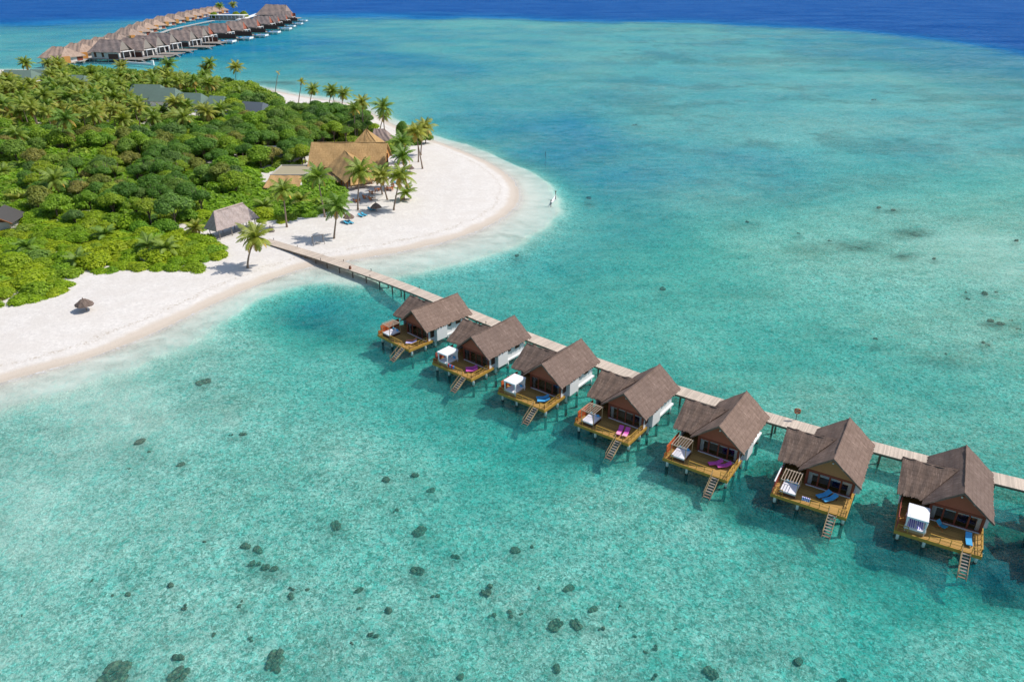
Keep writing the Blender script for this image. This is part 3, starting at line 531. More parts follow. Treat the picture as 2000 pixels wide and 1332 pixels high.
    MB().box(1.05, 10.25, -2.69, 2.85, 4.02, 4.06).build('bounce_ceiling', M['white'], t)  # unseen white ceiling, added to bounce light into the room
    MB().box(1.05, 10.25, -2.69, 2.85, 1.703, 1.74).build('interior_floor', M['tile'], t)
    MB().box(10.08, 10.2, -2.6, -2.1, 1.75, 3.9).build('curtain', M['linen'], t); MB().box(10.08, 10.2, 2.3, 2.75, 1.75, 3.9).build('curtain', M['linen'], t)
    MB().box(6.0, 6.1, -6.05, -2.83, DZ, 4.4).box(6.1, 10.25, -2.84, -2.72, DZ, 4.2).build('porch_wall', M['brown'], t)
    MB().ball((10.52, 0, 6.15), .13).build('gable_lamp', M['whitepaint'], t)
    # deck
    MB().prism([(9.21, 3.1), (9.21, -2.69), (3.4, -2.83), (3.4, -6.05), (14.85, -6.05), (14.85, 3.1)][::-1], 1.55, DZ).build('deck', M['ochre'], t)
    MB().box(14.853, 14.95, -6.15, 3.2, 1.32, DZ+.03).box(9.21, 14.85, 3.103, 3.2, 1.32, DZ+.03).box(9.0, 14.85, -6.15, -6.053, 1.32, DZ+.03).build('deck_rim', M['ochre_paint'], t)
    for pts in ([(14.78, -5.9), (14.78, -4.75)], [(14.78, -2.4), (14.78, 1.0)], [(14.78, 2.12), (14.78, 3.02), (10.6, 3.02)]):
        m = MB(); rail(m, pts); m.build('railing', M['ochre_paint'], t)
    # screen
    sc = MB(); z = 1.88
    while z < 3.3: sc.box(9.9, 14.2, -6.04, -5.99, z, z+.175); z += .19
    sc.box(9.9, 10.02, -5.985, -5.9, DZ, 3.4).box(12.0, 12.12, -5.985, -5.9, DZ, 3.4).box(14.08, 14.2, -5.985, -5.9, DZ, 3.4)
    z = 1.88
    while z < 2.3: sc.box(14.203, 14.85, -6.04, -5.99, z, z+.175); z += .19
    sc.build('privacy_screen', M['orange'], t)
    # ladder
    lad = MB()
    a, b = Vector((14.97, 1.1, 1.7)), Vector((18.5, 1.1, -.45))
    for y in (0, .95): lad.beam(a+Vector((0, y, 0)), a.lerp(b, .62)+Vector((0, y, 0)), .07, .24).beam(a.lerp(b, .62)+Vector((0, y, 0)), b+Vector((0, y, 0)), .075, .25, 1)
    for k in range(10): p = a.lerp(b, (k+.5)/10); lad.box(p.x-.13, p.x+.13, 1.14, 2.01, p.z-.03, p.z+.03, 2 if k < 6 else 1)
    lo = lad.build('ladder', [M['tan'], M['walkbeam'], M['driftwood']], t)
    hr = MB(); u = Vector((0, 0, .85)); hr.beam(a+u*1.05, a.lerp(b, .8)+u, .06, .06)
    for s in (.05, .42, .78): hr.beam(a.lerp(b, s), a.lerp(b, s)+u, .05, .05)
    hr.build('handrail', M['tan'], lo)
    for (x, y) in ((1.2, 3.0), (5.4, 3.0), (8.6, 3.0), (10.9, 2.85), (14.1, 2.85), (14.3, -2.7), (14.3, -5.6), (10.6, -5.6), (10.6, -2.3), (5.2, -2.3), (1.3, -2.3), (5.2, -5.6)):
        MB().tube([(x, y, 1.45), (x, y, .2)], .19, 10).tube([(x, y, .2), (x, y, -2.6)], .225, 10, 1).build('stilt', [M['whitepaint'], M['algae']], t, True)
    MB().prism([(-1.6, -1.3), (.6, -1.3), (.6, 1.3), (-1.6, 1.3)], 1.5, 1.7).build('entry_bridge', M['palewood'], t)
    return t
vp = villa_proto(); VIL = []
for i in range(8):
    o = vp if i == 0 else copy_tree(vp)
    p, th = (POS[i], TH[i]) if i < 7 else ((72.2, 74.6), -117.6)
    o.location = (p[0], p[1], 0); o.rotation_euler = (0, 0, R(th)); o['label'] = VL[i]; VIL.append(o)
def sub(o, nm): return [c for c in o.children if c.name.split('.')[0] == nm]
def remat(o, nm, mat, label=None):
    for c in sub(o, nm): c.data = c.data.copy(); c.data.materials[0] = mat
    if label: c['label'] = label
for i in (3, 4, 5, 6):
    for k in range(4): MB().box(10.27, 10.29, -2.6+k*1.385, -1.46+k*1.385, 3.42 if i == 5 else 3.6, 3.84).build('roller_blind', M['linen'], VIL[i])
remat(VIL[5], 'gable_panel', M['gable_tan'], 'tan gable panel')
for i in (1, 5, 6): remat(VIL[i], 'privacy_screen', M['redslat'])
for i in (5,): MB().beam((10.4, -6.01, 3.44), (14.3, -6.01, 3.36), .16, .08).build('screen_cap', M['whitepaint'], VIL[i])
def vloc(i, x, y, z):
    t = R(TH[i]); c, s = math.cos(t), math.sin(t); return Vector((POS[i][0]+x*c-y*s, POS[i][1]+x*s+y*c, z))
ORD = ['first', 'second', 'third', 'fourth', 'fifth', 'sixth', 'seventh']
# daybeds
def daybed(kind):
    t = thing('canopy_daybed' if kind else 'pergola_daybed', '', 'daybed')
    MB().box(-1.3, 1.3, -1.0, 1.0, .03, .4).build('base', M['brown'] if not kind else M['tan'], t)
    MB().box(-1.27, 1.27, -.97, .97, .405, .62).build('mattress', M['linen'], t)
    for k, (y, mm) in enumerate(((-.6, 'cyan'), (0, 'linen'), (.55, 'blue'))): MB().ball((-1.0, y, .78), .26, 8, 6, 0, (.6, 1.15, .8)).build('pillow', M[mm], t, True)
    pm = M['whitepaint'] if kind else M['tan']
    for x in (-1.33, 1.2):
        for y in (-1.05, 1.05): MB().box(x-.045, x+.045, y-.045, y+.045, .0, 2.25).build('post', pm, t)
    if kind:
        cm = MB(); n = 6; q = random.Random(4); vs = []; fs = []
        for i in range(n+1):
            for j in range(n+1):
                x = -1.5+2.9*i/n; y = -1.15+2.3*j/n; e = max(abs(2*i/n-1), abs(2*j/n-1)); vs.append((x, y, 2.38-.1*(1-e)+q.uniform(-.015, .015)-.1*(e > .99)))
        for i in range(n):
            for j in range(n): a = i*(n+1)+j; fs.append((a, a+n+1, a+n+2, a+1))
        cm.add(vs, fs)
        c = cm.build('canopy', M['canvas'], t); md = c.modifiers.new('thickness', 'SOLIDIFY'); md.thickness = .03
        v = MB()
        for (x0, y0, x1, y1) in ((-1.5, -1.15, 1.4, -1.15), (1.4, -1.15, 1.4, 1.15), (1.4, 1.15, -1.5, 1.15), (-1.5, 1.15, -1.5, -1.15)):
            v.beam((x0, y0, 2.19), (x1, y1, 2.19), .02, .22)
        v.build('valance', M['canvas'], c)
        for x in (-1.3, 1.18):
            for y in (-1.03, 1.03): MB().tube([(x, y, 2.2), (x+.02, y, 1.6), (x, y, 1.1), (x+.03, y, .75), (x, y, .42)], [.16, .14, .09, .15, .2], 8).build('curtain', M['canvas'], t, True)
        MB().box(-1.36, -1.33, -1.0, 1.0, .65, 1.9).build('back_curtain', M['canvas'], t)
    else:
        f = MB()
        for x in (-1.33, 1.2): f.beam((x, -1.15, 2.29), (x, 1.15, 2.29), .08, .1)
        f.build('top_frame', M['palewood'], t); s = MB()
        for k in range(7): s.beam((-1.42, -1.05+k*.35, 2.37), (1.3, -1.05+k*.35, 2.37), .07, .06)
        s.build('pergola_slats', M['palewood'], t)
    return t
dbp, dbc = daybed(0), daybed(1); used = set()
for i, k in enumerate((0, 1, 1, 0, 0, 0, 1)):
    src = dbc if k else dbp; o = src if k not in used else copy_tree(src); used.add(k)
    o.location = vloc(i, 13.15, -4.2 if not k else -4.05, DZ+.003); o.rotation_euler = (0, 0, R(TH[i])); o['group'] = 'daybeds on the villa decks'
    o['label'] = 'white daybed under %s on the %s villa deck from the beach' % ('a fabric canopy' if k else 'a pergola frame', ORD[i])
    if i == 6:
        o['label'] = 'canopy daybed with blue striped cover on the seventh villa deck'
        for yy_ in (-.45, .42): MB().box(-.75, 1.0, yy_-.36, yy_+.36, .622, .64).build('striped_cover', M['stripe'], o)
# loungers
def lounger(mat, headmat=None):
    t = thing('sun_lounger', '', 'sun lounger')
    f = MB().box(-.95, .95, -.3, -.25, .22, .3).box(-.95, .95, .25, .3, .22, .3)
    for x in (-.85, .85):
        for y in (-.3, .25): f.box(x-.03, x+.03, y, y+.05, 0, .22)
    f.build('frame', M['brown'], t)
    MB().box(-.25, 1.0, -.34, .34, .303, .4).build('seat_cushion', mat, t); b = MB().plate([(-.255, -.34, .303), (-.255, .34, .303), (-1.0, .34, .72), (-1.0, -.34, .72)], (.03, 0, .1)); b.build('backrest', mat, t)
    if headmat: MB().box(.3, 1.02, -.345, .345, .403, .425).build('sunlit_foot', headmat, t)  # pale slab paints the sunlit foot end of the cushion
    return t
LP = {k: lounger(M[k]) for k in ('magenta', 'blue', 'salmon', 'lavender', 'cyan')}; LP['pink'] = lounger(M['magenta'], M['pink_sunlit']); lused = set()
def put_lounger(kind, loc, rz, label, group='sun loungers on the villa decks'):
    o = LP[kind] if kind not in lused else copy_tree(LP[kind]); lused.add(kind); o.location = loc; o.rotation_euler = (0, 0, rz); o['label'] = label; o['group'] = group
def vl(i, x, y, ang, kind, lab): put_lounger(kind, vloc(i, x, y, DZ+.003), R(TH[i]+ang), lab)
vl(0, 12.55, .95, -45, 'salmon', 'salmon orange sun lounger on the deck of the first villa, farther from the side rail'); vl(0, 13.15, 1.6, -47, 'lavender', 'sun lounger with lavender towel beside the side rail of the first villa deck')
vl(1, 12.4, .85, -45, 'magenta', 'magenta sun lounger on the second villa deck, nearer the glass doors'); vl(1, 13.0, 1.5, -47, 'magenta', 'magenta sun lounger on the second villa deck, nearer the side rail')
vl(2, 12.4, 1.0, -50, 'blue', 'blue sun lounger on the third villa deck, nearer the glass doors'); vl(2, 13.05, 1.65, -52, 'blue', 'blue sun lounger on the third villa deck, nearer the side rail')
vl(3, 13.2, .75, 12, 'pink', 'magenta sun lounger with foot painted sunlit pink on the fourth villa deck, nearer the daybed'); vl(3, 13.1, 1.75, 12, 'pink', 'magenta sun lounger with foot painted sunlit pink on the fourth villa deck, nearer the side rail')
vl(4, 12.4, .55, -48, 'magenta', 'magenta sun lounger lying slantwise on the fifth villa deck, nearer the daybed'); vl(4, 12.3, 1.75, -48, 'magenta', 'magenta sun lounger lying slantwise on the fifth villa deck, nearer the side rail')
vl(5, 12.1, -.15, -40, 'blue', 'blue sun lounger on the sixth villa deck, nearer the daybed'); vl(5, 12.5, .7, -40, 'blue', 'blue sun lounger on the sixth villa deck, nearer the side rail')
vl(6, 12.9, 1.7, 5, 'blue', 'single bright blue sun lounger at the ladder of the seventh villa deck')
# towels, chairs
def towel(i, y0, y1, mat, lab):
    o = MB().box(14.70, 14.86, y0, y1, DZ+.985, DZ+1.0).box(14.86, 14.875, y0, y1, DZ+.5, DZ+1.0).box(14.685, 14.70, y0, y1, DZ+.6, DZ+1.0).build('towel', M[mat]); o.location = (POS[i][0], POS[i][1], 0); o.rotation_euler = (0, 0, R(TH[i])); tag(o, lab, 'towel')
towel(1, -2.35, -.9, 'flag', 'red white and blue towels hung on the second villa front rail'); towel(5, -2.35, -1.35, 'stripe', 'blue striped towel hung on the sixth villa front rail')
def armchair(mat):
    t = thing('armchair', '', 'armchair'); MB().box(-.4, .4, -.38, .38, .15, .42).build('seat', M[mat], t); MB().box(-.5, -.4, -.38, .38, .15, .95).build('backrest', M[mat], t)
    for y in (-.48, .38): MB().box(-.4, .4, y, y+.1, .15, .62).build('arm', M[mat], t)
    for x in (-.4, .35):
        for y in (-.44, .4): MB().box(x, x+.05, y, y+.05, 0, .15).build('leg', M['brown'], t)
    return t
ac = armchair('navy'); first = True
for i in range(2, 7):
    for x, y, q in ((8.9, .9, 'nearer the middle'), (8.7, 2.1, 'nearer the side wall')):
        o = ac if first else copy_tree(ac); first = False; o.location = vloc(i, x, y, 1.745); o.rotation_euler = (0, 0, R(TH[i]-15)); o['group'] = 'armchairs behind the glass doors'; o['label'] = 'navy armchair behind the glass doors of the %s villa, %s' % (ORD[i], q)
t = thing('sling_chair', 'blue sling chair on the seventh villa deck beside the canopy daybed', 'chair', vloc(6, 11.6, -1.35, DZ+.003), R(TH[6]+60))
MB().plate([(-.5, -.36, .85), (-.5, .36, .85), (0, .36, .34), (0, -.36, .34)], (.03, 0, .05)).plate([(.003, -.36, .34), (.003, .36, .34), (.75, .36, .5), (.75, -.36, .5)], (0, 0, .06)).build('sling', M['cyan'], t)
k = MB()
for y in (-.4, .37): k.beam((-.55, y, 0), (.3, y, .5), .05, .06).beam((.7, y, 0), (-.3, y, .62), .05, .06)
k.build('frame', M['chairwood'], t)
for i in (1, 3):
    t = thing('side_table', 'small dark table in the shaded porch of the %s villa' % ORD[i], 'table', vloc(i, 9.4, -4.6, DZ+.003), R(TH[i])); MB().box(-.4, .4, -.4, .4, .6, .66).build('table_top', M['chairwood'], t)
    for x in (-.35, .3):
        for y in (-.35, .3): MB().box(x, x+.05, y, y+.05, 0, .6).build('leg', M['brown'], t)
# ------------------------------------------------------------------ corals
def coral_mesh(name, seed, mat):
    q = random.Random(seed); m = MB(); nb = (1, 3, 5, 8, 2, 4, 16)[seed % 7]
    for k in range(nb):
        r = 1.0 if nb == 1 else q.uniform(.45, .75) if nb < 6 else q.uniform(.2, .45); a = q.uniform(0, 2*PI); d = 0 if nb == 1 else q.uniform(.25, .6) if nb < 6 else q.uniform(.1, .85)
        b = MB().ball((0, 0, 0), 1, 12, 9); vs = []
        for p in b.v:
            n = 1+q.uniform(-.16, .16); vs.append((d*math.cos(a)+p[0]*r*n, d*math.sin(a)+p[1]*r*n*.85, .28+p[2]*r*n*.6))
        m.add(vs, b.f)
    return m.mesh(name, mat, True)
cm1 = NT('coral_rock'); v = cm1.coord('Object'); f = cm1.noise(v, 3, 5, .7); CORAL = cm1.done(cm1.pbsdf(cm1.ramp(f, [(.32, (.05, .047, .038)), (.5, (.16, .13, .095)), (.68, (.42, .34, .21))]), .95, cm1.bump(f, .9, .2), .1))
CMS = [coral_mesh('coral', 20+i, CORAL) for i in range(7)]
CL = {(224, 1319): 'large brown coral clump cut by the bottom edge of the picture', (343, 1323): 'flat brown coral clump at the bottom edge beside the larger clump', (539, 1285): 'ragged dark coral clump alone near the bottom edge of the picture', (527, 1108): 'largest dark rounded coral head of the tight cluster of four',
      (495, 1102): 'upright oval coral head beside the largest one of the tight cluster', (502, 1075): 'middle coral head of the tight cluster of four', (480, 1065): 'uppermost coral head of the tight cluster of four', (957, 1153): 'big pale brown coral head standing alone in the middle shallows', (273, 862): 'dark oval coral head nearest the beach shallows', (396, 745): 'dark coral patch closest to the beach off the sand shelf',
      (1389, 1311): 'coral head at the bottom edge straight below the fourth villa', (1295, 562): 'small coral head in the open lagoon behind the boardwalk', (821, 1036): 'pale lumpy coral head beside a dull green patch', (704, 1151): 'yellowish round coral head in the near shallows'}
for i, (u, v, r) in enumerate(CP_):
    p = g(u, v, -.5); d = -terrain_z(p.x, p.y); p = g(u, v, -d*.8); d = -terrain_z(p.x, p.y); mpp = (p.y*CP+(HC+d)*SP)/FPX; s = r*mpp*(.85 if r < 7 else 1.0)
    o = bpy.data.objects.new('coral_head', CMS[(27-20) % 7 if False else ([k for k in range(7) if (20+k) % 7 == (6 if r > 12.5 and (u, v) not in ((527, 1108), (495, 1102), (957, 1153)) else i % 6)][0])]); link(o); o.location = (p.x, p.y, -d-.05*s); zz = min(s*q_ if (q_ := rng.uniform(.8, 1.2)) else s, (d-.12)/1.0); o.scale = (s, s*rng.uniform(.8, 1.15), max(.15, zz)); o.rotation_euler = (0, 0, rng.uniform(0, 6.28))
    tag(o, CL.get((u, v), 'small dark coral head scattered under the clear turquoise shallows'), 'coral', 'coral heads under the shallows' if (u, v) not in CL else 'distinct coral heads in the lagoon')
# markers in the lagoon off the tip
p = g(1065, 308, 0); t = thing('channel_marker', 'thin dark marker pole standing alone in the blue water off the sand tip', 'marker pole', p); MB().tube([(0, 0, -4), (0, 0, 1.9)], .09, 8).build('pole', M['black'], t); MB().tube([(0, 0, 1.9), (0, 0, 2.2)], [.14, .05], 8).build('cap', M['black'], t)
a, b = g(1085, 388, 0), g(1076, 403, 0)
t = thing('water_hammock', 'white hammock slung between two dark posts in the shallows off the sand tip', 'hammock', (a+b)/2)
A, B = a-t.location, b-t.location
for e, h in ((A, 2.0), (B, 1.5)): MB().tube([(e.x, e.y, -.8), (e.x, e.y, h)], .1, 8).tube([(e.x, e.y, h), (e.x, e.y, h+.3)], [.12, .3], 8).build('post', M['driftwood'] if 0 else M['brown'], t)
n = 10; vs = []; fs = []; side = Vector((B.y-A.y, A.x-B.x, 0)).normalized()*-1
for i in range(n+1):
    s = i/n; c = (A+Vector((0, 0, 1.25))).lerp(B+Vector((0, 0, 1.05)), s)-Vector((0, 0, 1.0))*math.sin(PI*s)*.75; wd = .03+.34*math.sin(PI*s)**2
    for k in (-1, 0, 1): vs.append(c+side*k*wd+Vector((0, 0, .22*abs(k)*math.sin(PI*s))))
for i in range(n):
    for k in range(2): fs.append((3*i+k, 3*i+k+1, 3*i+k+4, 3*i+k+3))
h_ = MB().add(vs, fs).build('cloth', M['canvas'], t); h_.modifiers.new('thickness', 'SOLIDIFY').thickness = .03
# ------------------------------------------------------------------ beach pavilion and restaurant
def z6(x, y): return (500+x/5.122, 240+y/5.122)
def z8(x, y): return (380+x/5.33, 370+y/5.33)
GZ = 1.2
def roof_plane(m, pts, th, seed, nu=24, nv=10, jit=.05, rag=.12): m.slab(*pts, th, nu, nv, jit, rag, seed=seed)
fl, fr, bl = g(*z8(232, 440), 3.8), g(*z8(675, 295), 3.8), g(*z8(112, 410), 3.8); dv = (fr-fl).normalized(); nv_ = Vector((-dv.y, dv.x, 0)); dp = max(5.0, (bl-fl).dot(nv_)); br = fr+nv_*dp; bl = fl+nv_*dp
r0 = fl+nv_*dp/2+dv*2.0+Vector((0, 0, 4.3)); r1 = fr+nv_*dp/2-dv*2.6+Vector((0, 0, 4.3)); c0 = (fl+br)/2; c0.z = GZ
t = thing('beach_pavilion', 'open beach pavilion with steep grey thatched hip roof at the boardwalk landing', 'pavilion', c0); O = c0
m = MB(); roof_plane(m, (r0-O, r1-O, fr-O, fl-O), .25, 1); roof_plane(m, (r1-O, r0-O, bl-O, br-O), .25, 2); roof_plane(m, (r0-O+dv*.01, r0-O, fl-O, bl-O), .25, 3, 12); roof_plane(m, (r1-O, r1-O-dv*.01, br-O, fr-O), .25, 4, 12); rf = m.build('roof', M['thatch_grey'], t)
MB().tube([r0-O+(r1-r0)*i/8 for i in range(9)], .16, 7).tube([r0-O, fl-O], .12, 6).build('ridge_cap', M['thatch_grey'], rf)
for s in (.08, .36, .64, .92):
    for k in (.14, .86): p = fl.lerp(fr, s)+nv_*dp*k-O; MB().tube([(p.x, p.y, -.2), (p.x, p.y, 3.1)], .12, 8).build('post', M['driftwood'], t)
p = (fl+br)/2-O; m = MB(); m.plate([(fl-O+nv_*.8+dv*.8).xy.to_3d()+Vector((0, 0, .02)), (fr-O+nv_*.8-dv*.8).xy.to_3d()+Vector((0, 0, .02)), (br-O-nv_*.8-dv*.8).xy.to_3d()+Vector((0, 0, .02)), (bl-O-nv_*.8+dv*.8).xy.to_3d()+Vector((0, 0, .02))], (0, 0, .1)); m.build('floor', M['paving'], t)
def restaurant():
    O = Vector((-55, 248, GZ)); t = thing('beach_restaurant', 'large open restaurant with golden thatched gable roofs on the sand spit', 'restaurant', O)
    xl, xr = -68.6, -42.6; yr, zr = 257.3, 10.0; yf, yb, ze = 248.0, 266.6, 3.6
    S = lambda *p: Vector(p)-O
    m = MB(); roof_plane(m, (S(xl, yr, zr), S(xr, yr, zr), S(xr, yf, ze), S(xl, yf, ze)), .35, 1, 50, 18); roof_plane(m, (S(xr, yr+.02, zr), S(xl, yr+.02, zr), S(xl, yb, ze), S(xr, yb, ze)), .35, 2, 50, 18); rf = m.build('roof', M['thatch_gold'], t)
    MB().tube([S(xl+(xr-xl)*i/14, yr, zr-.1+rng.uniform(-.04, .04)) for i in range(15)], .22, 8).build('ridge_cap', M['thatch_gold'], rf)
    a, b = Vector((-57.0, 254.4, 8.0)), Vector((-47.3, 231.9, 8.0)); el0, el1 = Vector((-62.0, 247.9, 3.6)), Vector((-52.0, 228.4, 3.6)); er0, er1 = Vector((-49.5, 254.0, 4.0)), Vector((-42.6, 236.0, 3.6))
    m = MB(); roof_plane(m, (a-O, b-O, el1-O, el0-O), .35, 3, 30, 16); roof_plane(m, (b-O, a-O, er0-O, er1-O), .35, 4, 30, 14); m.build('wing_roof', M['thatch_goldw'], t)
    hp0, hp1 = Vector((-49.8, 226.4, 3.2)), Vector((-42.2, 233.0, 3.2)); m = MB(); roof_plane(m, ((el1.lerp(b, .35)-O), (er1.lerp(b, .35)-O), hp1-O, hp0-O), .25, 5, 16, 6); m.build('front_skirt_roof', M['thatch_goldw'], t)
    lw = MB(); roof_plane(lw, (S(-60.6, 246.6, 3.3), S(-54, 233.5, 3.3), S(-55.2, 232.6, 2.7), S(-62, 245.6, 2.7)), .15, 6, 16, 4); lw.build('side_awning', M['thatch_gold'], t)
    for x in np.linspace(-66.5, -44, 8): MB().box(x-55*0+55-.14, x+55+.14, 1.2, 1.48, 0, 3.4).build('column', M['chairwood'], t)
    for s in np.linspace(.05, .98, 7):
        for e0, e1, k in ((el0, el1, .8), (er0, er1, -.8)):
            p = e0.lerp(e1, s)-O+Vector((k, .2, 0)); MB().box(p.x-.13, p.x+.13, p.y-.13, p.y+.13, 0, 2.6).build('column', M['chairwood'], t)
    for s in np.linspace(.2, .8, 4): p = el1.lerp(er1, s)-O+Vector((-.6, 1.2, 0)); MB().box(p.x-.13, p.x+.13, p.y-.13, p.y+.13, 0, 3.2).build('column', M['chairwood'], t)
    gz = MB(); gz.plate([S(xr-.6, 250, 3.8), S(xr-.6, 264.6, 3.8), S(xr-.6, yr, 9.2)], (-.1, 0, 0)); gz.build('gable_panel', M['doorwood'], t)
    MB().box(-10.6, 12.2, 9.5, 9.7, 0, 5).box(-12.2, -12.0, 2, 17.5, 0, 3.8).build('inner_wall', M['brown'], t)
    MB().plate([S(-68, 247, GZ-.1), S(-68, 266, GZ-.1), S(-42.9, 266, GZ-.1), S(-42.9, 247, GZ-.1), S(-43.4, 236, GZ-.1), S(-51.3, 229.6, GZ-.1), S(-60.5, 247, GZ-.1)][::-1], (0, 0, .25)).build('floor', M['tile'], t)
    return t
restaurant()
t = thing('thatched_tower_roof', 'pointed golden thatched pavilion roof rising behind the restaurant', 'pavilion', (-54.6, 284, GZ))
m = MB(); ap = Vector((.0, 0, 8.3)); cs = [Vector((x, y, 2.6)) for x, y in ((-5.6, -5.2), (5.6, -5.2), (5.6, 5.2), (-5.6, 5.2))]
for k in range(4): roof_plane(m, (ap, ap+Vector((.01, 0, 0)), cs[(k+1) % 4], cs[k]), .25, k, 14, 12)
m.build('roof', M['thatch_goldw'], t)
for x in (-4.6, 4.6):
    for y in (-4.3, 4.3): MB().box(x-.14, x+.14, y-.14, y+.14, 0, 3.2).build('post', M['chairwood'], t)
t = thing('grey_thatched_house', 'small grey thatched roof behind the pointed golden roof', 'house', (-50.5, 297, GZ-1.6)); m = MB(); roof_plane(m, (Vector((-3.5, 0, 7.5)), Vector((.5, 0, 7.5)), Vector((4, -5, 2.8)), Vector((-5, -5, 2.8))), .25, 1); roof_plane(m, (Vector((.5, 0, 7.5)), Vector((-3.5, 0, 7.5)), Vector((-5, 5, 2.8)), Vector((4, 5, 2.8))), .25, 2); roof_plane(m, (Vector((.5, 0, 7.5)), Vector((.49, 0, 7.5)), Vector((4, 5, 2.8)), Vector((4, -5, 2.8))), .25, 3); m.build('roof', M['thatch_far'], t); MB().box(-4, 3, -4.2, 4.2, 0, 3).build('wall', M['white'], t)
t = thing('service_building', 'low flat roofed building with a thatched front skirt beside the restaurant', 'building', (-72, 242, GZ))
MB().box(-5.3, 5.3, -5.6, 7.5, 0, 2.5).build('wall', M['white'], t); MB().box(-5.3, 5.3, -5.6, 7.5, 2.503, 2.62).build('flat_roof', plain('ochre_grey_roof_felt', (.36, .31, .2), .9, .1, .6), t)
MB().box(-5.5, -5.3, -5.8, 7.7, 2.2, 3.0).box(5.3, 5.5, -5.8, 7.7, 2.2, 3.0).box(-5.3, 5.3, 7.5, 7.7, 2.2, 3.0).box(-5.3, 5.3, -5.8, -5.6, 2.2, 3.0).build('parapet', M['concrete'], t)
m = MB(); roof_plane(m, (Vector((-5.3, -5.9, 2.75)), Vector((5.0, -5.9, 2.75)), Vector((6.0, -15, 1.3)), Vector((-5.0, -15.6, 1.3))), .25, 7, 30, 10); m.build('skirt_roof', M['thatch_gold'], t); MB().box(-4, 5, -14, -5.85, -.1, 1.1).build('front_wall', M['white'], t)
t = thing('white_annex', 'white walled annex with blue grey roof among trees behind the restaurant', 'building', (-85, 270, GZ)); MB().box(-5, 5, -4, 4, 0, 2.6).build('wall', M['concrete'], t); MB().plate([(-5.3, -4.3, 2.62), (5.3, -4.3, 2.62), (5.3, 4.3, 3.9), (-5.3, 4.3, 3.9)], (0, 0, .15)).build('roof', M['roof_slate'], t); MB().plate([(5.32, -4.3, 2.2), (5.32, 4.3, 3.9), (5.32, 4.3, 5.3), (5.32, -4.3, 3.6)], (.18, 0, 0)).build('parapet', M['whitepaint'], t)
# terrace furniture
tp = Vector((-44.5, 221.5, GZ+.1)); t = thing('terrace', 'pale paved terrace in front of the restaurant wing', 'terrace', (-44.3, 221.3, GZ)); MB().prism([(-6.9, -10.2), (2.6, -10.2), (5.2, 0), (2.2, 12), (-3.5, 9.5), (-7.2, 1)], 0, .2).build('paving', M['paving'], t)
def din_table():
    t = thing('dining_table', '', 'table'); MB().box(-.5, .5, -.5, .5, .7, .76).build('table_top', M['chairwood'], t); MB().tube([(0, 0, 0), (0, 0, .7)], .07, 8).box(-.3, .3, -.3, .3, 0, .05).build('pedestal', M['brown'], t); return t
def din_chair():
    t = thing('dining_chair', '', 'chair'); MB().box(-.25, .25, -.25, .25, .42, .48).build('seat', M['chairwood'], t); MB().box(-.28, -.22, -.25, .25, .483, 1.0).build('backrest', M['chairwood'], t)
    for x in (-.22, .18):
        for y in (-.22, .18): MB().box(x, x+.05, y, y+.05, 0, .42).build('leg', M['chairwood'], t)
    return t
dt, dc = din_table(), din_chair(); f1 = f2 = True
for ti, (u, v) in enumerate(((697, 395), (714, 388), (726, 391), (727, 379), (739, 373), (757, 371), (763, 372), (766, 366))):
    p = g(u, v, GZ+.2); o = dt if f1 else copy_tree(dt); f1 = False; o.location = p; o.rotation_euler = (0, 0, rng.uniform(0, 1.5)); o['group'] = 'dining tables on the restaurant terrace'; o['label'] = 'orange teak dining table on the terrace before the golden thatched restaurant'
    for k in range(3):
        a = rng.uniform(0, 6.28) if k == 0 else a+2.0; o = dc if f2 else copy_tree(dc); f2 = False; o.location = p+Vector((math.cos(a), math.sin(a), 0))*.85; o.rotation_euler = (0, 0, a+PI); o['group'] = 'dining chairs on the restaurant terrace'; o['label'] = 'orange teak dining chair at a terrace table before the golden thatched restaurant'
def umbrella(u, v, h, lab, r=1.55, lean=(0, 0)):
    p = g(u, v, 1.1); p.z = terrain_z(p.x, p.y)-.1; t = thing('thatched_umbrella', lab, 'umbrella', p, 0, 'thatched umbrellas on the beach'); q = random.Random(u); top = Vector((lean[0], lean[1], h))
    MB().tube([(0, 0, -.3), top], .09, 8).build('pole', M['trunk'], t); m = MB(); n = 22; vs = []; fs = []
    prof = [(.05, .75), (.12, .42), (.45, .28), (.8, .02), (1.1, -.28), (1.4, -.62), (1.55, -.85)]
    for i, (rr_, zz) in enumerate(prof):
        for k in range(n):
            j = q.uniform(.93, 1.09) if i > 1 else 1; a = 2*PI*k/n; vs.append((top.x+rr_*r/1.55*j*math.cos(a), top.y+rr_*r/1.55*j*math.sin(a), top.z+zz+q.uniform(-.05, .05)*(i > 1)))
    for i in range(len(prof)-1):
        for k in range(n): fs.append((i*n+k, i*n+n+k, i*n+n+(k+1) % n, i*n+(k+1) % n))
    c = m.add(vs, fs).build('canopy', M['thatch_umb'], t); c.modifiers.new('thickness', 'SOLIDIFY').thickness = .08
umbrella(170, 607, 2.25, 'lone thatched beach umbrella leaning on the empty front beach', 1.75, (-.25, .05)); umbrella(682, 434, 2.1, 'thatched beach umbrella behind the pair of loungers nearest the boardwalk'); umbrella(735, 414, 2.1, 'thatched beach umbrella beside the terrace edge'); umbrella(801, 337, 2.1, 'thatched beach umbrella on the spit among the palm trunks')
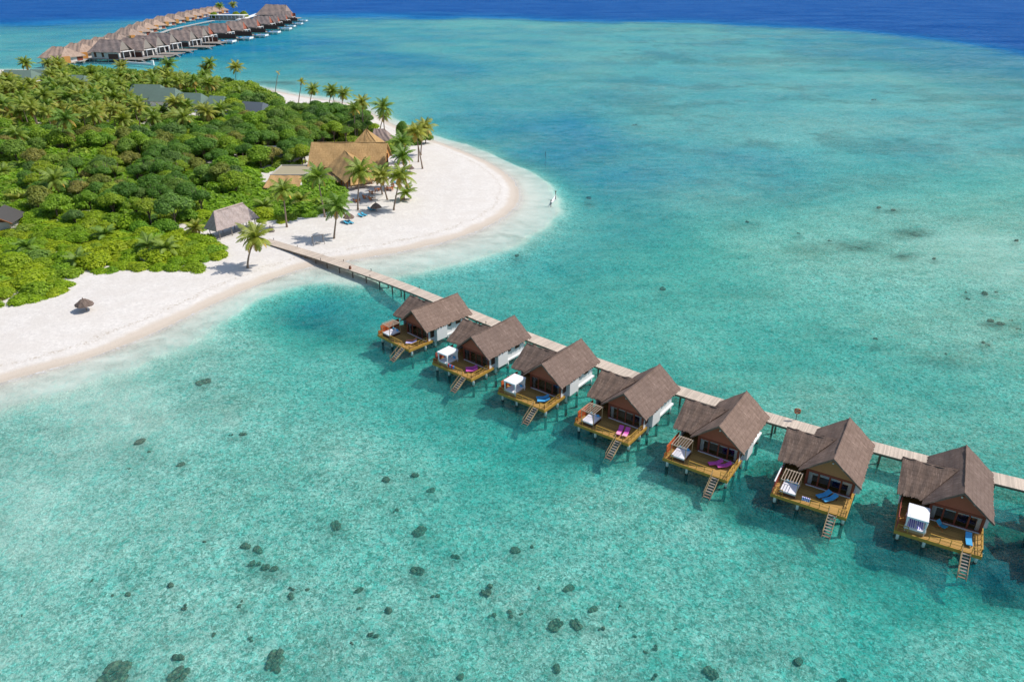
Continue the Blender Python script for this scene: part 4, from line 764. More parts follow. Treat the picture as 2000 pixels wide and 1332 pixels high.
for u, v, a, lab in ((677.5, 438.5, -40, 'blue beach lounger of the pair by the first umbrella, nearer the bushes'), (685.5, 437.5, -40, 'blue beach lounger of the pair by the first umbrella, nearer the water'), (705, 424.5, -38, 'blue beach lounger of the middle pair without umbrella, nearer the bushes'), (711.5, 422.5, -38, 'blue beach lounger of the middle pair without umbrella, nearer the water'),
                     (723, 412, -45, 'blue beach lounger under the terrace side umbrella, nearer the bushes'), (729, 412.5, -45, 'blue beach lounger under the terrace side umbrella, nearer the water'), (774, 360, -30, 'blue beach lounger beside the orange chairs at the terrace end'), (797, 340, -30, 'blue beach lounger under the spit umbrella')):
    p = g(u, v, 1.1); p.z = terrain_z(p.x, p.y)+.0; put_lounger('cyan', p, R(a), lab, 'sun loungers on the beach')
    b_ = [x for x in COL.objects if 0]
p = g(622, 477, 1.0); t = thing('driftwood_swing', 'grey driftwood swing frame standing on the white sand by the boardwalk', 'swing', (p.x, p.y, terrain_z(p.x, p.y)-.1), .5)
m = MB()
for x in (-1.4, 1.4): m.tube([(x, -.9, 0), (x*.93, 0, 2.4)], .07, 6).tube([(x, .9, 0), (x*.93, 0, 2.4)], .07, 6)
m.tube([(-1.6, 0, 2.35), (1.6, 0, 2.35)], .08, 6).build('frame', M['driftwood'], t); MB().tube([(-.5, 0, 2.3), (-.5, 0, .55)], .02, 5).tube([(.5, 0, 2.3), (.5, 0, .55)], .02, 5).build('ropes', M['driftwood'], t); MB().box(-.7, .7, -.25, .25, .5, .56).build('seat', M['driftwood'], t)
p = g(530, 454, 1.1); t = thing('driftwood_pile', 'heap of grey driftwood beside the boardwalk landing', 'driftwood', (p.x, p.y, terrain_z(p.x, p.y)-.1)); m = MB(); q = random.Random(5)
for k in range(26):
    a = q.uniform(0, 6.28); b = q.uniform(.3, 1.3); m.tube([(q.uniform(-.9, .9), q.uniform(-.7, .7), 0), (math.cos(a)*b*.7, math.sin(a)*b*.6, q.uniform(.7, 1.9))], [.1, .04], 5)
m.build('branches', M['driftwood'], t)
# island houses with grey green roofs
def ghouse(u, v, wd, dp, ang, lab, mat, h=6.2, z=2.0):
    p = g(u, v, z); t = thing('garden_villa', lab, 'villa', (p.x, p.y, GZ), R(ang), 'grey roofed villas among the palms'); w2, d2 = wd/2, dp/2
    MB().box(-w2+.8, w2-.8, -d2+.8, d2-.8, 0, 3.0).build('wall', M['white'], t); m = MB(); th = .15
    for a, b, c, d in (((-w2, 0, h), (w2*.55, 0, h), (w2, -d2, 2.9), (-w2, -d2, 2.9)), ((w2*.55, 0, h), (-w2, 0, h), (-w2, d2, 2.9), (w2, d2, 2.9)), ((w2*.55, 0, h), (w2*.55-.01, 0, h), (w2, d2, 2.9), (w2, -d2, 2.9))): m.slab(a, b, c, d, th, 8, 4, .0, .0)
    m.build('roof', mat, t); MB().plate([(-w2+.3, -d2+.5, 3.0), (-w2+.3, d2-.5, 3.0), (-w2+.3, 0, h-.3)], (.1, 0, 0)).build('gable_panel', M['brown'], t)
    return t
ghouse(300, 198, 20, 16, -8, 'grey green roofed villa among the palms, largest roof of the group', M['roof_green'], 9); ghouse(333, 203, 15, 15, -8, 'grey green roof directly beside the largest roof among the palms', M['roof_green'], 8.5); ghouse(384, 212, 14, 14, -12, 'grey green roofed villa among the palms, second group from the beach', M['roof_green'], 8); ghouse(432, 213, 10, 13, -14, 'small grey green roof between two palms near the dark trees', M['roof_green'], 6.8); ghouse(503, 223, 14, 13, -18, 'slate grey roof closest to the row of leaning beach palms', M['roof_slate'], 6.2)
ghouse(48, 160, 22, 16, -6, 'farthest grey green roof near the far beach palms', M['roof_green'], 7.5); ghouse(88, 157, 16, 14, -6, 'grey green roof behind the yellowish bush at the far beach', M['roof_green'], 7); ghouse(157, 169, 14, 14, -6, 'grey green roof half hidden in the middle of the palm grove', M['roof_green'], 7)
p = g(2, 446, 1.2); t = thing('orange_trimmed_house', 'dark roofed house with orange gable trim at the picture edge among bushes', 'house', (p.x, p.y, GZ), R(8)); t.scale = (.8, .8, .8); MB().box(-6, 5.0, -4, 4, 0, 3.1).build('wall', M['concrete'], t)
m = MB(); m.slab((-8, 0, 0), (5, 0, 0), (5, 1, 0), (-8, 1, 0)) if 0 else None
m.slab((0, 6.5, 6.2), (0, -5.2, 6.2), (6.4, -5.2, 2.9), (6.4, 6.5, 2.9), .15, 8, 4, 0, 0).slab((0, -5.2, 6.19), (0, 6.5, 6.19), (-6.4, 6.5, 2.9), (-6.4, -5.2, 2.9), .15, 8, 4, 0, 0); m.build('roof', M['hutroof'], t); MB().beam((0, -5.25, 6.22), (6.5, -5.25, 2.9), .12, .3).beam((0, -5.25, 6.22), (-6.5, -5.25, 2.9), .12, .3).build('gable_trim', M['chairwood'], t); MB().plate([(-5, -4.02, 3.1), (5, -4.02, 3.1), (0, -4.02, 5.7)], (0, .1, 0)).build('gable_panel', M['brown'], t); MB().box(5.4, 5.7, -5, -4.7, 0, 3.0).build('post', M['palewood'], t); MB().box(-3.5, -.5, -4.06, -4.0, .4, 2.4).build('window', M['black'], t)
# ------------------------------------------------------------------ far jetty villas
def far_front(k=0):
    t = thing('lagoon_villa', '', 'villa')
    m = MB(); e = 6.8; h = 11.5 if k % 3 else 12.2
    m.slab((-5, 0, h), (6.0, 0, h), (8, -6.6, 5.2), (-9, -6.6, 5.2), .3, 14, 8, .08, .15, seed=k).slab((6.0, 0, h), (-5, 0, h), (-9, 6.6, 5.2), (8, 6.6, 5.2), .3, 14, 8, .08, .15, seed=k+9).slab((-5, 0, h), (-5.01, 0, h), (-9, -6.6, 5.2), (-9, 6.6, 5.2), .3, 10, 8, .08, .15, seed=k+3).build('roof', M['thatch_far'], t)
    MB().plate([(6.6, -5, 6.0), (6.6, 5, 6.0), (6.2, 0, 10.9)], (.15, 0, 0)).build('gable_panel', M['gable'] if k > 3 else M['driftwood'], t)
    MB().box(-8, 6.5, -5.5, 5.5, 1.6, 5.6).build('wall', M['farwall'], t)
    for x in (-6.5, -2.5): MB().box(x, x+1.2, -5.56, -5.5, 2.4, 4.8).build('window', M['brown'], t)
    MB().box(6.5, 6.56, -4, 4, 1.8, 5.0).build('glass_front', M['black'], t); MB().tube([(8.6, -5, 1.6), (8.6, -5, 5.3)], .18, 6).tube([(8.6, 5, 1.6), (8.6, 5, 5.3)], .18, 6).box(8.4, 8.8, -5.2, 5.2, 5.3, 5.6).build('veranda_frame', M['whitepaint'], t)
    if k > 3: MB().box(1.5, 13.5, -6.9, -6.7, 1.5, 4.6).build('privacy_fence', M['darkfence'], t)
    else: MB().box(1.0, 6.0, -5.75, -5.55, 1.2, 4.2).build('privacy_fence', M['darkfence'], t)
    MB().box(-8.5, 16.5, -6.5, 6.5, 1.2, 1.58).build('deck', M['driftwood'], t)
    if k > 3: MB().box(16.5, 22, -5, 3, 1.0, 2.1).build('pool_rim', M['whitepaint'], t); MB().box(17.2, 21.4, -4.3, 2.3, 2.103, 2.14).build('pool_water', M['poolblue'], t); MB().box(14, 15.6, -4, -1, 1.6, 2.3).build('daybed', M['blue'], t)
    else: MB().beam((16, -4, 1.5), (19.5, -4, -.8), .3, .2).beam((16, -3, 1.5), (19.5, -3, -.8), .3, .2).build('ladder', M['concrete'], t)
    for x in np.arange(-7, 22 if k > 3 else 17, 3.6):
        m = MB()
        for y in (-5.6, 0, 5.6): m.tube([(x, y, 1.2), (x, y, -3)], .25, 6)
        m.build('stilts', M['concrete'], t)
    return t
FR = [(208, 122), (254, 118), (279, 112), (306, 105), (346, 97.5), (371, 90), (398, 87), (434, 80.5), (466, 75), (493, 68.5), (518, 61.5), (536, 56), (552, 51), (563, 45)]
fa = far_front(1); fb = far_front(5); ufa = ufb = False; NUM = ['first', 'second', 'third', 'fourth', 'fifth', 'sixth', 'seventh', 'eighth', 'ninth', 'tenth', 'eleventh', 'twelfth', 'thirteenth', 'fourteenth', 'fifteenth', 'sixteenth', 'seventeenth']
for i, (u, v) in enumerate(FR):
    b = i >= 6; src = fb if b else fa; used_ = ufb if b else ufa; o = copy_tree(src) if used_ else src
    if b: ufb = True
    else: ufa = True
    p = g(u, v-1.0, 0); o.location = (p.x+(-4 if b else 3), p.y+6, 0); o.rotation_euler = (0, 0, R((-6 if b else -10)+i*.4)); s = 1.32 if i < 11 else 1.12; o.scale = (s*(1.12 if b else 1.22), s, s); o['group'] = 'lagoon side villas on the far jetty'
    o['label'] = 'grey brown thatched far villa over the lagoon, %s of its row from the island' % NUM[i]
def far_back():
    t = thing('ocean_villa', '', 'villa'); h = 10.5
    MB().slab((-6, 0, h), (3.5, 0, h), (8.5, -8, 4.6), (-9.5, -8, 4.6), .3, 14, 8, .1, .15, seed=2).slab((3.5, 0, h), (-6, 0, h), (-9.5, 8, 4.6), (8.5, 8, 4.6), .3, 14, 8, .1, .15, seed=4).slab((3.5, 0, h), (3.49, 0, h), (8.5, 8, 4.6), (8.5, -8, 4.6), .3, 12, 8, .1, .15, seed=6).slab((-6, 0, h), (-6.01, 0, h), (-9.5, -8, 4.6), (-9.5, 8, 4.6), .3, 12, 8, .1, .15, seed=7).build('roof', M['thatch_far2'], t)
    MB().box(-8, 7.2, -7, 7, 1.5, 5).build('wall', M['farwall'], t); MB().box(7.2, 9.6, -7.2, -3.2, 1.5, 5.4).build('entrance_screen', M['doorwood'], t); MB().box(7.2, 7.5, 3, 6.5, 1.5, 4.8).build('door', M['redbrown'], t); MB().box(-12, 8.2, -7.4, 7.4, 1.1, 1.48).build('deck', M['palewood'], t)
    for x in (-9, -3, 3, 8):
        m = MB()
        for y in (-6.5, 0, 6.5): m.tube([(x, y, 1.1), (x, y, -3)], .25, 6)
        m.build('stilts', M['concrete'], t)
    return t
BK = [(87, 92), (123, 85), (147, 78.5), (171, 73.5), (199, 66), (225, 55.5), (241, 49), (257, 43.5), (276, 38), (298, 32), (319, 28), (340, 24), (356, 21), (370, 18.5), (385, 16), (397, 14), (412, 12)]
fk = far_back()
for i, (u, v) in enumerate(BK):
    o = copy_tree(fk) if i else fk; p = g(u, v, 11.8); o.location = (p.x+12.5, p.y-2, 0); o.rotation_euler = (0, 0, R(-14)); o.scale = (1.15, 1.5, 1.15); o['group'] = 'ocean side villas on the far jetty'; o['label'] = 'tan thatched far villa with white wall, %s of the ocean side row from the island' % NUM[i]
def strip(name, pts, w, z, mat, lab, cat, postmat=None, step=14):
    t = thing(name, lab, cat); P = [g(u, v, z) for u, v in pts]; m = MB()
    for a, b in zip(P[:-1], P[1:]): m.beam(a, b, w, .4)
    m.build('walking_deck', mat, t)
    if postmat:
        for a, b in zip(P[:-1], P[1:]):
            n = int((b-a).length/step)
            for i in range(n):
                c = a.lerp(b, (i+.5)/n); d = (b-a).normalized(); r = Vector((d.y, -d.x, 0))*w*.45; k = MB(); k.tube([c+r-Vector((0, 0, .2)), c+r-Vector((0, 0, 4))], .3, 6); k.tube([c-r-Vector((0, 0, .2)), c-r-Vector((0, 0, 4))], .3, 6); k.build('support_bent', postmat, t)
strip('far_jetty', [(150, 121), (230, 98), (285, 76), (330, 59), (375, 49), (418, 40.5), (440, 40.5), (466, 41)], 4, 1.8, M['concrete'], 'pale far jetty running between the two rows of thatched far villas', 'jetty', M['concrete'], 12)
strip('arrival_jetty', [(466, 39), (486, 34), (503, 28), (516, 24)], 9, 1.8, M['whitepaint'], 'white far jetty leading to the big thatched roof at its end', 'jetty', M['concrete'], 30)
p = g(446, 39, 0); t = thing('white_pergola', 'long white pergola pavilion at the head of the far jetty', 'pavilion', (p.x, p.y, 0), R(-3)); MB().box(-26, 26, -9, 9, 5.6, 6.2).build('roof', M['whitepaint'], t); MB().box(-27, 27, -10, 10, 1.2, 1.7).build('deck', M['palewood'], t)
for x in np.linspace(-25, 25, 10): MB().box(x-.4, x+.4, -8.8, -8.2, 1.7, 5.6).build('column', M['whitepaint'], t)
MB().box(-24, 24, 0, .4, 1.7, 5).build('wall', M['white'], t)
p = g(534, 40, 0); t = thing('far_restaurant', 'big tan thatched restaurant roof at the seaward end of the far jetty', 'restaurant', (p.x, p.y+20, 0), R(-8)); m = MB()
m.slab((-14, 0, 19), (15, 0, 18.5), (19, -14, 6), (-26, -14, 6), .5, 20, 10, .15, .3, seed=1).slab((15, 0, 18.5), (-14, 0, 19), (-26, 14, 6), (19, 14, 6), .5, 20, 10, .15, .3, seed=2).slab((-14, 0, 19), (-14.01, 0, 19), (-26, -14, 6), (-26, 14, 6), .5, 12, 10, .15, .3, seed=3).slab((15, 0, 18.5), (14.99, 0, 18.5), (19, 14, 6), (19, -14, 6), .5, 12, 10, .15, .3, seed=5); m.build('roof', M['thatch_far'], t)
MB().box(-20, 17, -12, 12, 1.6, 7).build('wall', M['darkfence'], t); MB().box(-24, 29, -15, 15, 1.0, 1.58).build('deck', M['palewood'], t); MB().box(19, 27, -12, -11.6, 1.6, 8).box(19, 27, 0, .4, 1.6, 8).build('privacy_fence', M['redbrown'], t)
for x in np.arange(-22, 29, 6.5): MB().tube([(x, -13, 1), (x, -13, -3)], .4, 6).build('stilt', M['concrete'], t)
a, b = g(248, 124, 0), g(299, 128, 0); t = thing('sea_wall', 'low white sea wall in the water before the far villas', 'wall', (a+b)/2); MB().beam(a-t.location+Vector((0, 0, .3)), b-t.location+Vector((0, 0, .3)), 1.2, 1.8).build('wall_top', M['white'], t); e = b-t.location; MB().box(e.x-.8, e.x+.8, e.y-.8, e.y+.8, -1, 3.4).build('end_pillar', M['whitepaint'], t)
# ------------------------------------------------------------------ vegetation
def quads_mesh(name, V, F, leaf, mats, mi=None, smooth=False):
    me = bpy.data.meshes.new(name); me.from_pydata([tuple(p) for p in V], [], F)
    for m in mats: me.materials.append(m)
    at = me.attributes.new('leaf', 'FLOAT', 'POINT'); at.data.foreach_set('value', np.array(leaf, np.float32))
    if mi is not None: me.polygons.foreach_set('material_index', mi)
    me.update(); return me
def leafball(seed, Rr, H, nl, nleaf, size, flat=.7, base=.25, core=True):
    "arrays of leaf quads over a cluster of lobes; V, F, leaf"
    q = np.random.RandomState(seed); lobes = []
    for k in range(nl):
        a = q.uniform(0, 2*PI); d = Rr*math.sqrt(q.uniform(0, .48)); r = Rr*q.uniform(.3, .5); zt = H*(1-.45*(d/Rr)**1.5)*q.uniform(.82, 1.05)
        lobes.append((d*math.cos(a), d*math.sin(a), max(zt-r*flat, r*.2), r))
    lobes.append((0, 0, H-Rr*.45*flat, Rr*.45)); V = []; F = []; L = []
    wts = np.array([l[3]**2 for l in lobes]); wts /= wts.sum(); made = 0; tries = 0
    while made < nleaf and tries < nleaf*6:
        tries += 1; li = q.choice(len(lobes), p=wts); cx, cy, cz, r = lobes[li]
        z = q.uniform(-.55, 1); ph = q.uniform(0, 2*PI); s = math.sqrt(max(0, 1-z*z)); n = np.array([s*math.cos(ph), s*math.sin(ph), z]); rr = r*(q.uniform(.78, 1.16)); p = np.array([cx, cy, cz])+n*np.array([1, 1, flat])*rr
        if p[2] < .05: continue
        if any(i != li and ((p[0]-l[0])**2+(p[1]-l[1])**2+((p[2]-l[2])/flat)**2) < (l[3]*.8)**2 for i, l in enumerate(lobes)): continue
        m = n+q.normal(0, .33, 3); m[2] += .4; m /= np.linalg.norm(m); t = np.cross(m, q.normal(0, 1, 3)); t /= np.linalg.norm(t)+1e-9; b = np.cross(m, t); sz = size*q.uniform(.6, 1.25)
        k = len(V); V += [p-t*sz*.5, p-b*sz*.34+m*sz*.1, p+t*sz*.5, p+b*sz*.34+m*sz*.1]; F.append((k, k+1, k+2, k+3)); L += [q.uniform(0, 1)]*4; made += 1
    if core:
        for cx, cy, cz, r in lobes:
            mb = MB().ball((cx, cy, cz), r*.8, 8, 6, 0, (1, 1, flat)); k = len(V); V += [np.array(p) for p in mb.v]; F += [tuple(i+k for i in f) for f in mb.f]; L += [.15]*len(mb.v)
    return V, F, L
def crown_mesh(name, mat, *a, **k):
    V, F, L = leafball(*a, **k); return quads_mesh(name, V, F, L, [mat])
BUSH = {}
for kd, mt in (('lime', 'lime'), ('mid', 'mid'), ('dark', 'darkleaf'), ('brown', 'brownleaf')):
    BUSH[kd] = [crown_mesh('bush_leaves', M[mt], 100+i, 3.2, 2.2+.5*(i % 3), 7+i % 3, 1500, .44, flat=.75) for i in range(4 if kd != 'brown' else 2)]
TREE = {}
for kd, mt in (('mid', 'mid'), ('dark', 'darkleaf'), ('brown', 'brownleaf')):
    TREE[kd] = [crown_mesh('tree_leaves', M[mt], 200+i, 3.4, 4.4, 10, 1700, .48, flat=.8, base=.5) for i in range(4 if kd != 'brown' else 2)]
def trunk_mesh(name, seed, h, r):
    q = random.Random(seed); m = MB(); m.tube([(0, 0, -.4), (q.uniform(-.2, .2), q.uniform(-.2, .2), h*.5), (0, 0, h)], [r, r*.75, r*.5], 7)
    for k in range(5):
        a = 2*PI*k/5+q.uniform(-.4, .4); m.tube([(0, 0, h*.55), (math.cos(a)*.9, math.sin(a)*.9, h*.95), (math.cos(a)*2.0, math.sin(a)*2.0, h*1.45)], [r*.45, r*.3, r*.12], 5)
    return m.mesh(name, M['bark'], True)
TRM = [trunk_mesh('tree_trunk', i, 2.4, .26) for i in range(3)]
def frond_crown(seed, n=24, L=3.9, wind=(0, 0), dry=4, lw=.24):
    L = L*1.15; lw = lw*1.1; q = random.Random(seed); V = []; F = []; leaf = []; mi = []
    for i in range(n):
        s = i/n; az = i*2.39996+q.uniform(-.25, .25); el = R(80-118*s+q.uniform(-10, 10)); Lk = L*(.72+.3*math.sin(PI*min(1, s*1.1+.1)))*q.uniform(.85, 1.1); isdry = i >= n-dry
        p = Vector((0, 0, 0)); steps = 9; lf = q.uniform(.2, 1); droop = R(62+28*s)*q.uniform(.8, 1.15); pts = []; dirs = []
        for k in range(steps+1):
            t = k/steps; e = el-droop*t**1.25; d = Vector((math.cos(az)*math.cos(e)+wind[0]*t*.5, math.sin(az)*math.cos(e)+wind[1]*t*.5, math.sin(e))).normalized(); pts.append(p.copy()); dirs.append(d); p = p+d*Lk/steps
        side0 = Vector((-math.sin(az), math.cos(az), 0))
        def quad(a, b, c, d_, x):
            k = len(V); V.extend([a, b, c, d_]); F.append((k, k+1, k+2, k+3)); leaf.extend([x]*4); mi.append(1 if isdry else 0)
        for k in range(steps): quad(pts[k]-side0*.035, pts[k+1]-side0*.025, pts[k+1]+side0*.025, pts[k]+side0*.035, min(1, lf+.3))
        for k in range(1, steps*2+1):
            t = k/(steps*2); j = min(int(t*steps), steps-1); c = pts[j].lerp(pts[j+1], t*steps-j); d = dirs[j]; up = side0.cross(d)
            ln = Lk*.27*math.sin(PI*(.16+.8*t))+.08
            for sg in (-1, 1):
                ld = (side0*sg+d*.55-Vector((0, 0, 1))*q.uniform(.35, .75)+up*.1).normalized(); wv = d*lw*.5
                quad(c-wv, c+wv, c+ld*ln+wv*.35, c+ld*ln-wv*.35, min(1, max(0, lf+q.uniform(-.2, .2))))
    return quads_mesh('palm_fronds', V, F, leaf, [M['frond'], M['frond_dry']], mi)
PC = [frond_crown(300+i, 23+i % 3, 3.9, ((-.5, .2), (0, 0), (.35, -.3), (-.3, -.3), (.2, .3))[i % 5], 2+2*(i % 3)) for i in range(6)]
PSMALL = frond_crown(390, 15, 3.2, (0, 0), 3); PWIND = frond_crown(391, 9, 2.4, (.9, -.3), 3); PDEAD = frond_crown(392, 3, 2.0, (.5, 0), 3)
PFOOT = []
FOOT = []   # circles kept free of planting
def near_foot(x, y):
    return any((x-a)**2+(y-b)**2 < r*r for a, b, r in FOOT)
def palm(base, top, crown, label, group=None, sc=1.0, bend=.0, spin=0.0):
    t = thing('palm_tree', label, 'palm', base, 0, group); d = Vector(top)-Vector(base); n = 8; pts = []; rad = []
    for i in range(n+1):
        s = i/n; pts.append((d.x*s**1.5+bend*math.sin(PI*s), d.y*s**1.5, d.z*s-.3*(1-s))); rad.append(.27*(1-.55*s) if i else .36)
    MB().tube(pts, rad, 7).build('trunk', M['trunk'], t, True)
    c = bpy.data.objects.new('crown', crown); link(c); c.parent = t; c.location = d; c.scale = (sc,)*3; c.rotation_euler = (0, 0, spin); return t
PL = [((483, 520), (497, 462), 1, 1.05, 'palm at the boardwalk landing leaning over its own shadow on the sand'), ((652, 465), (658, 405), 3, 1.05, 'drooping palm alone on the front sand before the first umbrella'), ((560.5, 444), (553, 372), 1, .9, 'tall slim palm at the bush edge with orange dead fronds'), ((634.7, 424.5), (621, 345), 0, 1.05, 'palm rising from the bushes before the restaurant wing'),
      ((699, 411), (704, 334), 1, 1.15, 'straight palm before the restaurant wing at the terrace edge'), ((747, 381), (742, 338), 4, .95, 'twin trunk palm on the terrace, the nearer trunk to the restaurant'), ((757, 391), (746, 345), 5, .85, 'leaning palm on the terrace beside the twin trunk palm'), ((768.5, 411), (781, 345), 2, 1.05, 'palm with curved trunk leaning toward the sand tip'),
      ((791, 391), (792, 376), 6, 1.0, 'short stocky palm on the sand with arching low fronds'), ((795, 366), (787, 304), 1, 1.0, 'palm behind the short stocky palm on the spit'), ((790, 342), (783, 278), 0, 1.0, 'palm whose crown stands just beyond the restaurant gable'), ((817, 317), (814, 262), 3, .9, 'palm with crossing trunk at the sand tip, the one behind'), ((825.5, 330), (812, 258), 2, 1.0, 'palm with crossing curved trunk at the sand tip, the one in front'),
      ((822, 303), (829, 249), 5, 1.05, 'highest palm of the clump at the lagoon side of the sand tip'), ((537, 197), (543, 143), 8, .8, 'bare storm broken palm leaning at the back beach'), ((583, 204), (590, 160), 7, 1.0, 'windblown thin palm on the back beach beside the broken one'), ((605, 212), (611, 175), 1, 1.0, 'third palm of the leaning back beach row'), ((641, 213), (648, 177), 3, 1.0, 'middle palm of the back beach row'), ((655, 213), (649, 180), 0, .8, 'palm tight behind the middle palm of the back beach row'),
      ((669, 210), (671, 182), 4, 1.05, 'wide crowned palm of the back beach row'), ((695, 272), (692, 212), 5, .85, 'slim palm behind the restaurant, nearer the dark trees'), ((711, 268), (707, 200), 1, .95, 'tall palm behind the restaurant roof ridge'), ((742, 260), (750, 226), 2, .8, 'shorter palm of the pair at the bend of the back beach'), ((753, 267), (749, 210), 3, 1.15, 'bushy tall palm of the pair at the bend of the back beach'),
      ((329, 168), (329, 126), 4, 1.25, 'lone wide palm standing above the trees before the far jetty'), ((408, 172), (409, 124), 1, 1.1, 'palm above the dark trees against the blue bay, middle of three'), ((462, 178), (461, 132), 0, 1.2, 'palm above the dark trees against the blue bay, nearest the back beach'), ((414, 205), (414, 165), 3, 1.0, 'drooping palm beside the small grey green roof'), ((122, 397), (104, 352), 1, 1.05, 'lone leaning palm rising out of the bright front bushes'),
      ((430, 35), (428.5, 11), 2, 1.6, 'far palm by the last ocean side villa'), ((457, 33), (455, 9), 4, 1.5, 'far palm beside the white pergola'), ((240, 164), (238, 130), 1, 1.2, 'far palm behind the grove before the white sea wall'), ((125, 300), (128, 232), 5, 1.2, 'big palm in the grove front with long hanging yellow fronds'), ((190, 277), (182, 226), 3, 1.1, 'pale trunked palm at the grove front'), ((36, 300), (32, 262), 2, 1.05, 'low golden palm at the grove front'),
      ((302, 275), (300, 230), 3, 1.1, 'dense palm at the grove front near the grey green roofs'), ((360, 280), (357, 230), 1, 1.15, 'full palm at the grove front beside the dark rounded trees'), ((392, 248), (394, 215), 4, 1.0, 'palm between the grey green roofs and the dark trees')]
for i, (b, tp_, ci, sc, lab) in enumerate(PL):
    far = b[1] < 60; p = g(b[0], b[1], 1.8 if far else 1.2); z = 1.0 if far else terrain_z(p.x, p.y); p.z = z-.05
    h = height(b[0], b[1], tp_[0], tp_[1], z); zz = p.y*CP+(HC-z-h)*SP; dx = (tp_[0]-1000)/FPX*zz-p.x; cr = {6: PSMALL, 7: PWIND, 8: PDEAD}.get(ci) or PC[ci]
    if ci == 6: h = max(h, 1.2)
    palm(p, (p.x+dx, p.y+rng.uniform(-.6, .6), p.z+h), cr, lab, None, sc*1.15, rng.uniform(-.3, .3), rng.uniform(-.4, .4)); FOOT.append((p.x, p.y, .9))
def in_veg(xs, ys): return sdist(np.array(xs), np.array(ys), VW)
for (u, v, r) in ((300, 205, 13), (333, 208, 11), (384, 217, 9), (432, 218, 8), (503, 228, 10), (48, 162, 13), (88, 160, 9), (157, 173, 9)):
    p = g(u, v, 1.2); FOOT.append((p.x, p.y, r)); PFOOT.append((p.x/p.y, p.y, r/p.y))
    for k, rr_ in ((9, .8), (16, .6)): FOOT.append((p.x*(1-k/p.y), p.y-k-r*.4, r*rr_))
p = g(2, 446, 1.2); FOOT += [(p.x, p.y, 6.5), (p.x+2, p.y-7, 3.5)]
FOOT += [(-72, 238, 7.2), (-72, 246, 7.2), (-72, 229, 6), (-85, 270, 4.5), (-55, 250, 15), (-55, 284, 8), (-50, 297, 7), ((fl.x+br.x)/2, (fl.y+br.y)/2, 8.2), (-73, 181, 3.5)]
placed = []; cellm = {}
def free(x, y, r):
    ci, cj = int(x//8), int(y//8)
    for a in range(ci-2, ci+3):
        for b in range(cj-2, cj+3):
            for (X, Y, RR_) in cellm.get((a, b), ()):
                if (X-x)**2+(Y-y)**2 < ((r+RR_)*.5)**2: return False
    return True
def put(x, y, r): cellm.setdefault((int(x//8), int(y//8)), []).append((x, y, r))
N = 60000; cx = nrs.uniform(-330, 12, N); cy = nrs.uniform(100, 640, N); sd = in_veg(cx, cy)
cand = []
for x, y, s in zip(cx, cy, sd):
    if s < .8: continue
    u, v = pxa(x, y, GZ)
    if u < -130 or v < 120: continue
    cand.append((x, y, s, u, v))
nb = [0]; counts = {'bush': 0, 'tree': 0, 'palm': 0}; tree_items = []; stuff_items = []
ZL = {'front': 'bright green bush in the dense belt above the front beach', 'mid': 'rounded green bush in the thicket between the palms and the front belt', 'back': 'green bush under the palm grove', 'dark': 'dark green bush among the rounded trees behind the restaurant'}
TL = {'dark': 'dark green rounded tree between the restaurant and the palm grove', 'mid': 'mid green broad tree in the island thicket', 'brown': 'olive brown leaved tree in the island thicket', 'back': 'green tree along the back shore of the island'}
